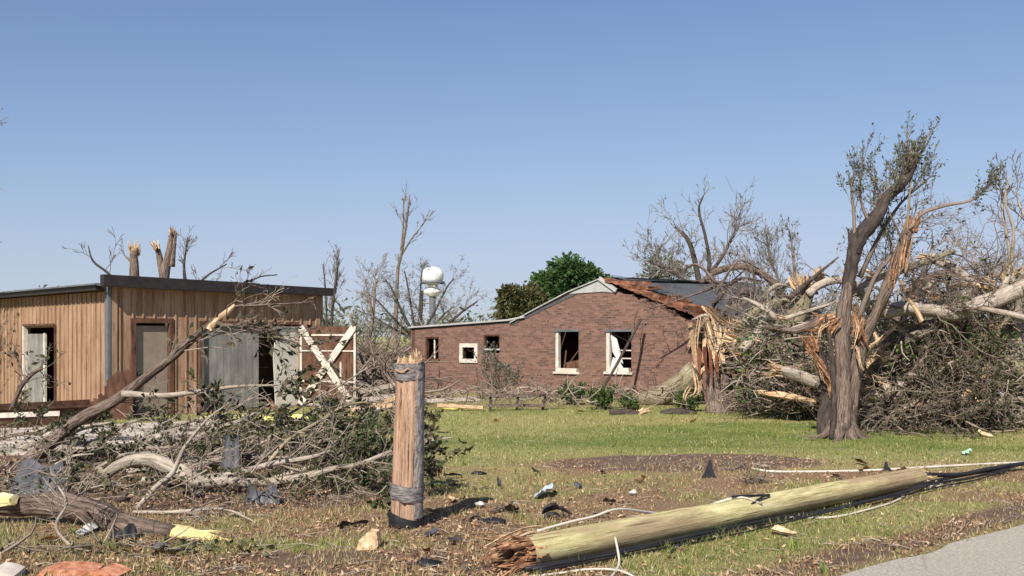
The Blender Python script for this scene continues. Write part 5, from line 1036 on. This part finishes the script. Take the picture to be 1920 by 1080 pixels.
# low rail fence remains
rf = thing('rail_fence', 'low broken grey rail fence lying along the lawn edge before the house', 'fence', G(960, 766)); mb = MB(); mb2 = MB()
fa = G(905, 770); fb = G(1050, 768)
mb.plank(fa + (0, 0, .42), fb + (0, 0, .38), .09, .05, (0, 0, 1)); mb.plank(fa + (.1, -.2, .16), fb + (-.4, -.1, .12), .07, .05, (0, 0, 1)); mb.build('rail', BARK, rf, smooth=False)
for k in range(3): p = fa + (fb - fa) * (k + .3) / 3; mb = MB(); mb.plank(p + (0, .06, -.1), p + (.05 * k, .06, .42), .07, .06, (1, 0, 0)); mb.build('post', BARK_D, rf, smooth=False)
# white bucket on the heap
bp = W(694, 788, 19.5); bp[2] = .1; bu = thing('bucket', 'battered white plastic bucket behind the branches left of the pole stump', 'bucket', bp); mb = MB(); n = 18
sc_ = .19; lathe(mb, bp, [(.001, bp[2]), (sc_ * .8, bp[2]), (sc_, bp[2] + .42), (sc_ * 1.06, bp[2] + .43), (sc_ * 1.06, bp[2] + .47), (sc_ * .95, bp[2] + .47), (sc_ * .76, bp[2] + .03), (.001, bp[2] + .03)], n); mb.build('body', WHITEW, bu)
mb = MB(); mb.tube(smooth_path([bp + (sc_ * math.cos(a), -.2 * math.sin(a), .42 - .18 * math.sin(a)) for a in np.linspace(0, math.pi, 7)]), .006, 5); mb.build('handle', DARKM, bu)
# yellow insulation batts by the shed, yellow scrap on lawn
def blob(name, label, px, py, rx, ry, rz, mat, seed, cat, lift=.5):
    rng = R_(seed); c = GP(px, py); n1, n2 = 16, 10; V = []; ph = rng.uniform(0, 6, 6)
    for i in range(n2):
        th = math.pi * i / (n2 - 1)
        for k in range(n1):
            a = 2 * math.pi * k / n1; f_ = 1 + .18 * math.sin(2 * a + ph[0]) + .14 * math.sin(3 * a + ph[1] + th) + .10 * math.sin(5 * a + ph[2]) + rng.normal(0, .05)
            V.append(c + np.array([rx * math.sin(th) * math.cos(a) * f_, ry * math.sin(th) * math.sin(a) * f_, max(rz * math.cos(th) * f_, -rz * .5) + rz * lift]))
    mb = MB(); mb.add(V, [np.array([[i * n1 + k, (i + 1) * n1 + k, (i + 1) * n1 + (k + 1) % n1, i * n1 + (k + 1) % n1] for i in range(n2 - 1) for k in range(n1)])]); return tag(mb.build(name, mat, base=tuple(c)), label, cat)
blob('insulation_batt', 'torn yellow insulation batt lying before the large shed opening', 440, 790, 1.05, .25, .10, INSUL, 420, 'insulation')
blob('insulation_batt', 'pale yellow insulation scrap right of the batt before the shed', 540, 787, .5, .2, .07, INSUL, 421, 'insulation')
blob('insulation_batt', 'pale yellow lump on the lawn edge before the low brick wing', 848, 768, .30, .2, .10, INSUL, 422, 'insulation')
scrap('orange_netting', 'crumpled red-orange plastic netting at the foot of the shed opening', 512, 762, 25.5, .5, .2, M_noise('orange_plastic', [(.55, .10, .05), (.7, .2, .1)], 9, bd=0), 423, 'netting')
# black steel fins sticking out of the ground
def fin(label, px, py, wpx, hpx, lean):
    b = GP(px, py); w2 = wpx / 2 / F * b[1]; h = hpx / F * b[1]; mb = MB()
    prof = [(-w2, -.05), (w2, -.05), (w2 * .55, h * .2), (w2 * .25 + lean * w2, h * .55), (w2 * .05 + lean * w2, h), (-w2 * .12 + lean * w2, h * .95), (-w2 * .35, h * .5), (-w2 * .6, h * .18)]
    mb.prism([b + (x, .04 * x, z) for x, z in prof], (.01, .06, 0))
    return tag(mb.build('metal_fin', DARKM, base=tuple(b), smooth=False), label, 'scrap metal')
fin('dark pointed metal fin standing in the bare dirt, nearer of the two', 1330, 897, 36, 34, .1); fin('dark pointed metal fin poking up just behind the fallen pole', 1664, 884, 28, 18, -.1)
log('root_clump', 'small dark clump of torn roots between the two metal fins', [(1395, 910, 13.4), (1415, 902, 13.4), (1440, 908, 13.4)], 13.4, [10, 14, 8], 430, BARK_D, None, None, 'roots', [(0, 1, 14, .25, .01, 1, (0, 0, .1), .8, 0)], None, None, TWIG, .1, 7)
scrap('plastic_sheet', 'crumpled pale blue-white plastic sheet on the leaf litter', 1022, 930, 12, .50, .20, M_noise('pale_blue_plastic', [(.45, .52, .6), (.70, .74, .78)], 6, rough=.35, bd=.004), 431, 'plastic', .01, None, True)
# black bent bin lid
c = GP(1040, 972); mb = MB(); slab_torn(mb, [c + (-.16, 0, 0), c + (-.12, .02, .09), c + (0, .04, .14), c + (.1, .05, .06), c + (.16, .02, .0)], .14, .02, R_(9), n=3)
tag(mb.build('bent_scrap', BLACKP, base=tuple(c)), 'black bent rubber scrap below the plastic sheet', 'scrap')
blob('rubber_scrap', 'black rubber lump on the bare ground right of the pole stump', 925, 980, .16, .08, .035, BLACKP, 432, 'scrap'); blob('rubber_scrap', 'small black lump on the straw-coloured grass', 898, 886, .10, .05, .03, BLACKP, 433, 'scrap')
blob('soil_clod', 'round dark clod on the bare soil at the bottom', 806, 1066, .10, .07, .04, BLACKP, 434, 'clod')
# chunk of wood in front of the stump, shard beside it
mb = MB(); c = GP(686, 1036); P = [c + v for v in ((-.09, 0, -.02), (.05, -.02, -.02), (.11, .03, .03), (.09, .05, .15), (.02, .06, .16), (-.07, .03, .08))]; mb.prism(P, (.02, .09, .01)); tag(mb.build('wood_chunk', TORN, base=tuple(c), smooth=False), 'split pale chunk of wood on the soil left of the pole stump', 'wood')
mb = MB(); slab_torn(mb, [GP(756, 1015, .03), GP(785, 1011, .05), GP(812, 1007, .03)], .05, .02, R_(436)); tag(mb.build('wood_splinter', TORN, base=tuple(GP(785, 1011))), 'long pale splinter in front of the pole stump', 'wood')
# paving bricks at the bottom left
for k, (px, py, l, w_, a, mat, lb) in enumerate(((130, 1086, .24, .12, .12, TERRA, 'broken orange brick slab at the bottom left corner, left of the smaller piece'), (205, 1088, .14, .10, -.3, TERRA, 'smaller orange brick piece right of the slab at the bottom left'), (8, 1092, .12, .12, .1, CONC, 'white lump of masonry in the bottom left corner'))):
    rng = R_(440 + k); c = GP(px, py); u = np.array([math.cos(a), math.sin(a), .05]); v = np.array([-math.sin(a), math.cos(a), 0]); mb = MB()
    pr = [(-l, -.03), (-l * .9, .05), (-l * .3, .085), (l * .2, .075), (l * .55, .06), (l, .035), (l, -.03)]
    mb.prism([c + u * x - v * w_ + np.array([0, 0, z]) for x, z in pr], v * 2 * w_ + np.array([0, 0, .02])); tag(mb.build('brick_piece', mat, base=tuple(c), smooth=False), lb, 'brick')
# sheet metal in the branch heap
for k, (px, py, Y, sx, sz, lb) in enumerate(((70, 905, 11.8, .75, .45, 'grey sheet metal panel wedged in the heap above the thick log'), (432, 853, 13, .26, .42, 'dark grey metal sheet standing upright in the heap'), (492, 935, 11.6, .45, .25, 'grey metal scrap on the ground under the long pale branch'), (232, 1012, 9.6, .35, .2, 'black plastic scrap tucked under the thick grey log'))):
    rng = R_(450 + k); c = W(px, py, Y); w2 = sx / 2; h2 = sz / 2; mb = MB(); V = []
    for i in range(9):
        for j in range(5): V.append(c + np.array([(i / 8 - .5) * sx * (1 - .3 * j / 4), .25 * (j / 4) * sz + .03 * math.sin(i * 1.3), (j / 4 - .5) * sz + .05 * math.sin(i * .9 + k)]))
    q = np.array([[i * 5 + j, (i + 1) * 5 + j, (i + 1) * 5 + j + 1, i * 5 + j + 1] for i in range(8) for j in range(4)]); V = np.array(V); V[:, 2] = np.maximum(V[:, 2], .02); mb.add(np.vstack([V, V + [0, .012, 0]]), [q, q[:, ::-1] + 45]); tag(mb.build('metal_sheet', BLACKP if k == 3 else TARP, base=tuple(c)), lb, 'sheet metal')
scrap('plastic_bag', 'pale green plastic bag on the grass at the right', 1812, 852, 16.6, .36, .16, M_noise('green_plastic', [(.25, .55, .30), (.55, .75, .60)], 5, bd=0), 460, 'bag', .01, None, True)
for k, (px, py) in enumerate(((930, 792), (1085, 774), (1700, 795), (1850, 820), (1300, 795), (1200, 905), (1470, 1002), (1240, 985))):
    scrap('wood_scrap', 'small pale scrap of torn wood lying on the grass', px, py, 20, rng.uniform(.15, .4), .10, TORN, 470 + k, 'wood', .02, 'pale wood scraps on the lawn', True)
rng = R_(700)
MATS = [BARK_D, TORN, BROWNP, TARP, PANELW, BARK, SHINGLE, TORN_O, BARK_P]
NM = ['dark bark', 'torn wood', 'brown board', 'grey sheet', 'pale board', 'bark', 'roof shingle', 'reddish wood', 'pale bark']
for k in range(46):
    px, py = (rng.uniform(800, 1330), rng.uniform(885, 1000)) if k < 18 else ((rng.uniform(-10, 900), rng.uniform(985, 1075)) if k < 28 else ((rng.uniform(10, 720), rng.uniform(790, 950)) if k < 40 else (rng.uniform(1250, 1800), rng.uniform(870, 905))))
    m_ = int(rng.integers(0, 9)); scrap('debris_scrap', 'small scrap of %s lying loose on the ground among the storm debris' % NM[m_], px, py, 10, rng.uniform(.08, .34), rng.uniform(.05, .13), MATS[m_], 700 + k, 'debris', .012, 'scraps of %s strewn over the yard' % NM[m_], True)
# boards behind / right of the barn door
for k, (x0, y0, x1, y1, Y, w_) in enumerate(((668, 752, 740, 742, 24, .12), (660, 770, 735, 760, 22.5, .10), (675, 735, 740, 722, 26, .12), (700, 760, 745, 745, 23.5, .1), (800, 752, 900, 748, 26.5, .12), (820, 760, 905, 768, 26, .10), (1500, 768, 1440, 763, 25, .08), (600, 792, 665, 776, 21.5, .07))):
    a = W(x0, y0, Y); b_ = W(x1, y1, Y + .6); a[2] = max(a[2], .06); b_[2] = max(b_[2], .06); mb = MB(); mb.plank(a, b_, w_, .03, (0, .6, 1)); tag(mb.build('loose_board', TORN if k % 2 else BARK_P, base=tuple(a), smooth=False), 'pale loose board lying on the ground between the shed and the trees', 'board', 'pale boards strewn on the ground')

# ================================================================== GROUND COVER
rng = R_(500)
def scatter(n, ylo, yhi, dens, power=1.6):
    u = rng.uniform(0, 1, n); Y = ylo * (yhi / ylo) ** (u ** power); px = rng.uniform(-60, 1980, n); Xp = (px - CX) / F * Y; k = rng.uniform(0, 1, n) < dens(Xp, Y); Xp = Xp[k]; Y = Y[k]; return Xp, Y
def gd(x, y):
    s, g, st_ = masks(x, y); return np.clip(g * 1.3 - s * .5, 0, 1) * (road_d(x, y) < -.05)
def blades(n, ylo, yhi, h, name, label, mat, dens, wd=.004, power=1.2):
    x, y = scatter(n, ylo, yhi, dens, power); m_ = len(x); z = hgt(x, y); B0 = np.stack([x, y, z], 1); a = rng.uniform(0, 6.283, m_); side = np.stack([np.cos(a), np.sin(a), np.zeros(m_)], 1) * (wd * (1 + y[:, None] / 14)); hh = h * rng.uniform(.4, 1.3, m_) * (1 + .9 * (fbm(x, y, .6, 77) - .5) * 2)
    ln = rng.normal(0, .45, (m_, 2)); tip = B0 + np.stack([ln[:, 0] * hh, ln[:, 1] * hh, hh], 1); mb = MB(); v = np.stack([B0 - side - (0, 0, .01), B0 + side - (0, 0, .01), tip], 1).reshape(-1, 3); i = np.arange(m_)[:, None] * 3
    mb.add(v, [i + np.array([[0, 1, 2]])]); return tag(mb.build(name, mat, smooth=False), label, 'grass', kind='stuff')
GRASS = M_leaf('grass_blades', [(.14, .165, .045), (.27, .28, .10), (.42, .39, .16), (.60, .53, .30)], .3)
DRY = M_leaf('dry_blades', [(.22, .15, .07), (.38, .28, .15), (.5, .40, .24)], .2)
def lush(x, y): g = gd(x, y); return g * np.clip(masks.lush * 1.4 + .12, 0, 1)
def pale(x, y): g = gd(x, y); return g * np.clip(.8 - masks.lush, .1, 1)
GRASS_G = M_leaf('grass_blades_green', [(.07, .10, .02), (.14, .19, .04), (.22, .27, .07), (.34, .36, .13)], .3)
blades(150000, 7.4, 30, .045, 'grass', 'short yellow-green grass of the lawn and verge', GRASS, pale)
blades(120000, 7.4, 30, .05, 'green_grass', 'greener bands of grass across the lawn, partly standing in for shadow', GRASS_G, lush)
rng2 = rng; x, y = scatter(900, 7.6, 26, lambda x, y: gd(x, y) * (fbm(x, y, 1.5, 91) > .5) * .8); mb = MB()
for xx, yy in zip(x, y):
    nb = rng.integers(8, 18); hh = rng.uniform(.06, .15); z0 = Hz(xx, yy)
    for _ in range(nb): a = rng.uniform(0, 6.28); l = rng.uniform(.2, .8) * hh; bx_ = xx + rng.normal(0, .02); by_ = yy + rng.normal(0, .02); wv = .004; mb.add([(bx_ - wv, by_, z0), (bx_ + wv, by_, z0), (bx_ + math.cos(a) * l, by_ + math.sin(a) * l, z0 + hh * rng.uniform(.6, 1.2))], [np.array([[0, 1, 2]])])
tag(mb.build('grass_tuft', GRASS_G, smooth=False), 'taller weedy tufts scattered over the lawn', 'grass', kind='stuff')
blades(60000, 7.4, 16, .05, 'dry_grass', 'dry straw-coloured grass between the pole stump and the verge', DRY, lambda x, y: (.55 - .4 * gd(x, y)) * (road_d(x, y) < -.02))
# fallen leaves and chips
x, y = scatter(26000, 7.4, 17, lambda x, y: (road_d(x, y) < .15) * np.clip(1.1 - gd(x, y), .12, 1) * (fbm(x, y, 1.2, 55) > .42), 1.2); z = hgt(x, y) + .012; mb = MB(); D = rng.normal(0, 1, (len(x), 3)); D[:, 2] *= .25; leaves(mb, np.stack([x, y, z], 1), D, .055, rng, .35); v = mb.v[0]; v[:, 2] = np.maximum(v[:, 2], hgt(v[:, 0], v[:, 1]) + .003)
tag(mb.build('leaf_litter', M_leaf('dead_leaves', [(.10, .05, .03), (.24, .13, .075), (.40, .26, .15), (.56, .42, .28)], .05), smooth=False), 'dead leaves and wood chips scattered over the ground', 'leaves', kind='stuff')
mb = MB(); x, y = scatter(1500, 7.6, 24, lambda x, y: (road_d(x, y) < .3) * np.clip(.9 - .6 * gd(x, y), .1, 1), 1.1)
for xx, yy in zip(x, y):
    a = rng.uniform(0, 3.14); L = rng.uniform(.05, .3); p = np.array([xx, yy, Hz(xx, yy) + .012]); q_ = p + (math.cos(a) * L, math.sin(a) * L, 0); q_[2] = Hz(q_[0], q_[1]) + .015; mb.tube([p, (p + q_) / 2 + (0, 0, .015), q_], [.006, .005, .002], 4, cap=False)
tag(mb.build('twig_litter', TWIG_P), 'small twigs scattered over the lawn and verge', 'twigs', kind='stuff')
for o in bpy.data.objects:
    if '_w' in o: del o['_w']
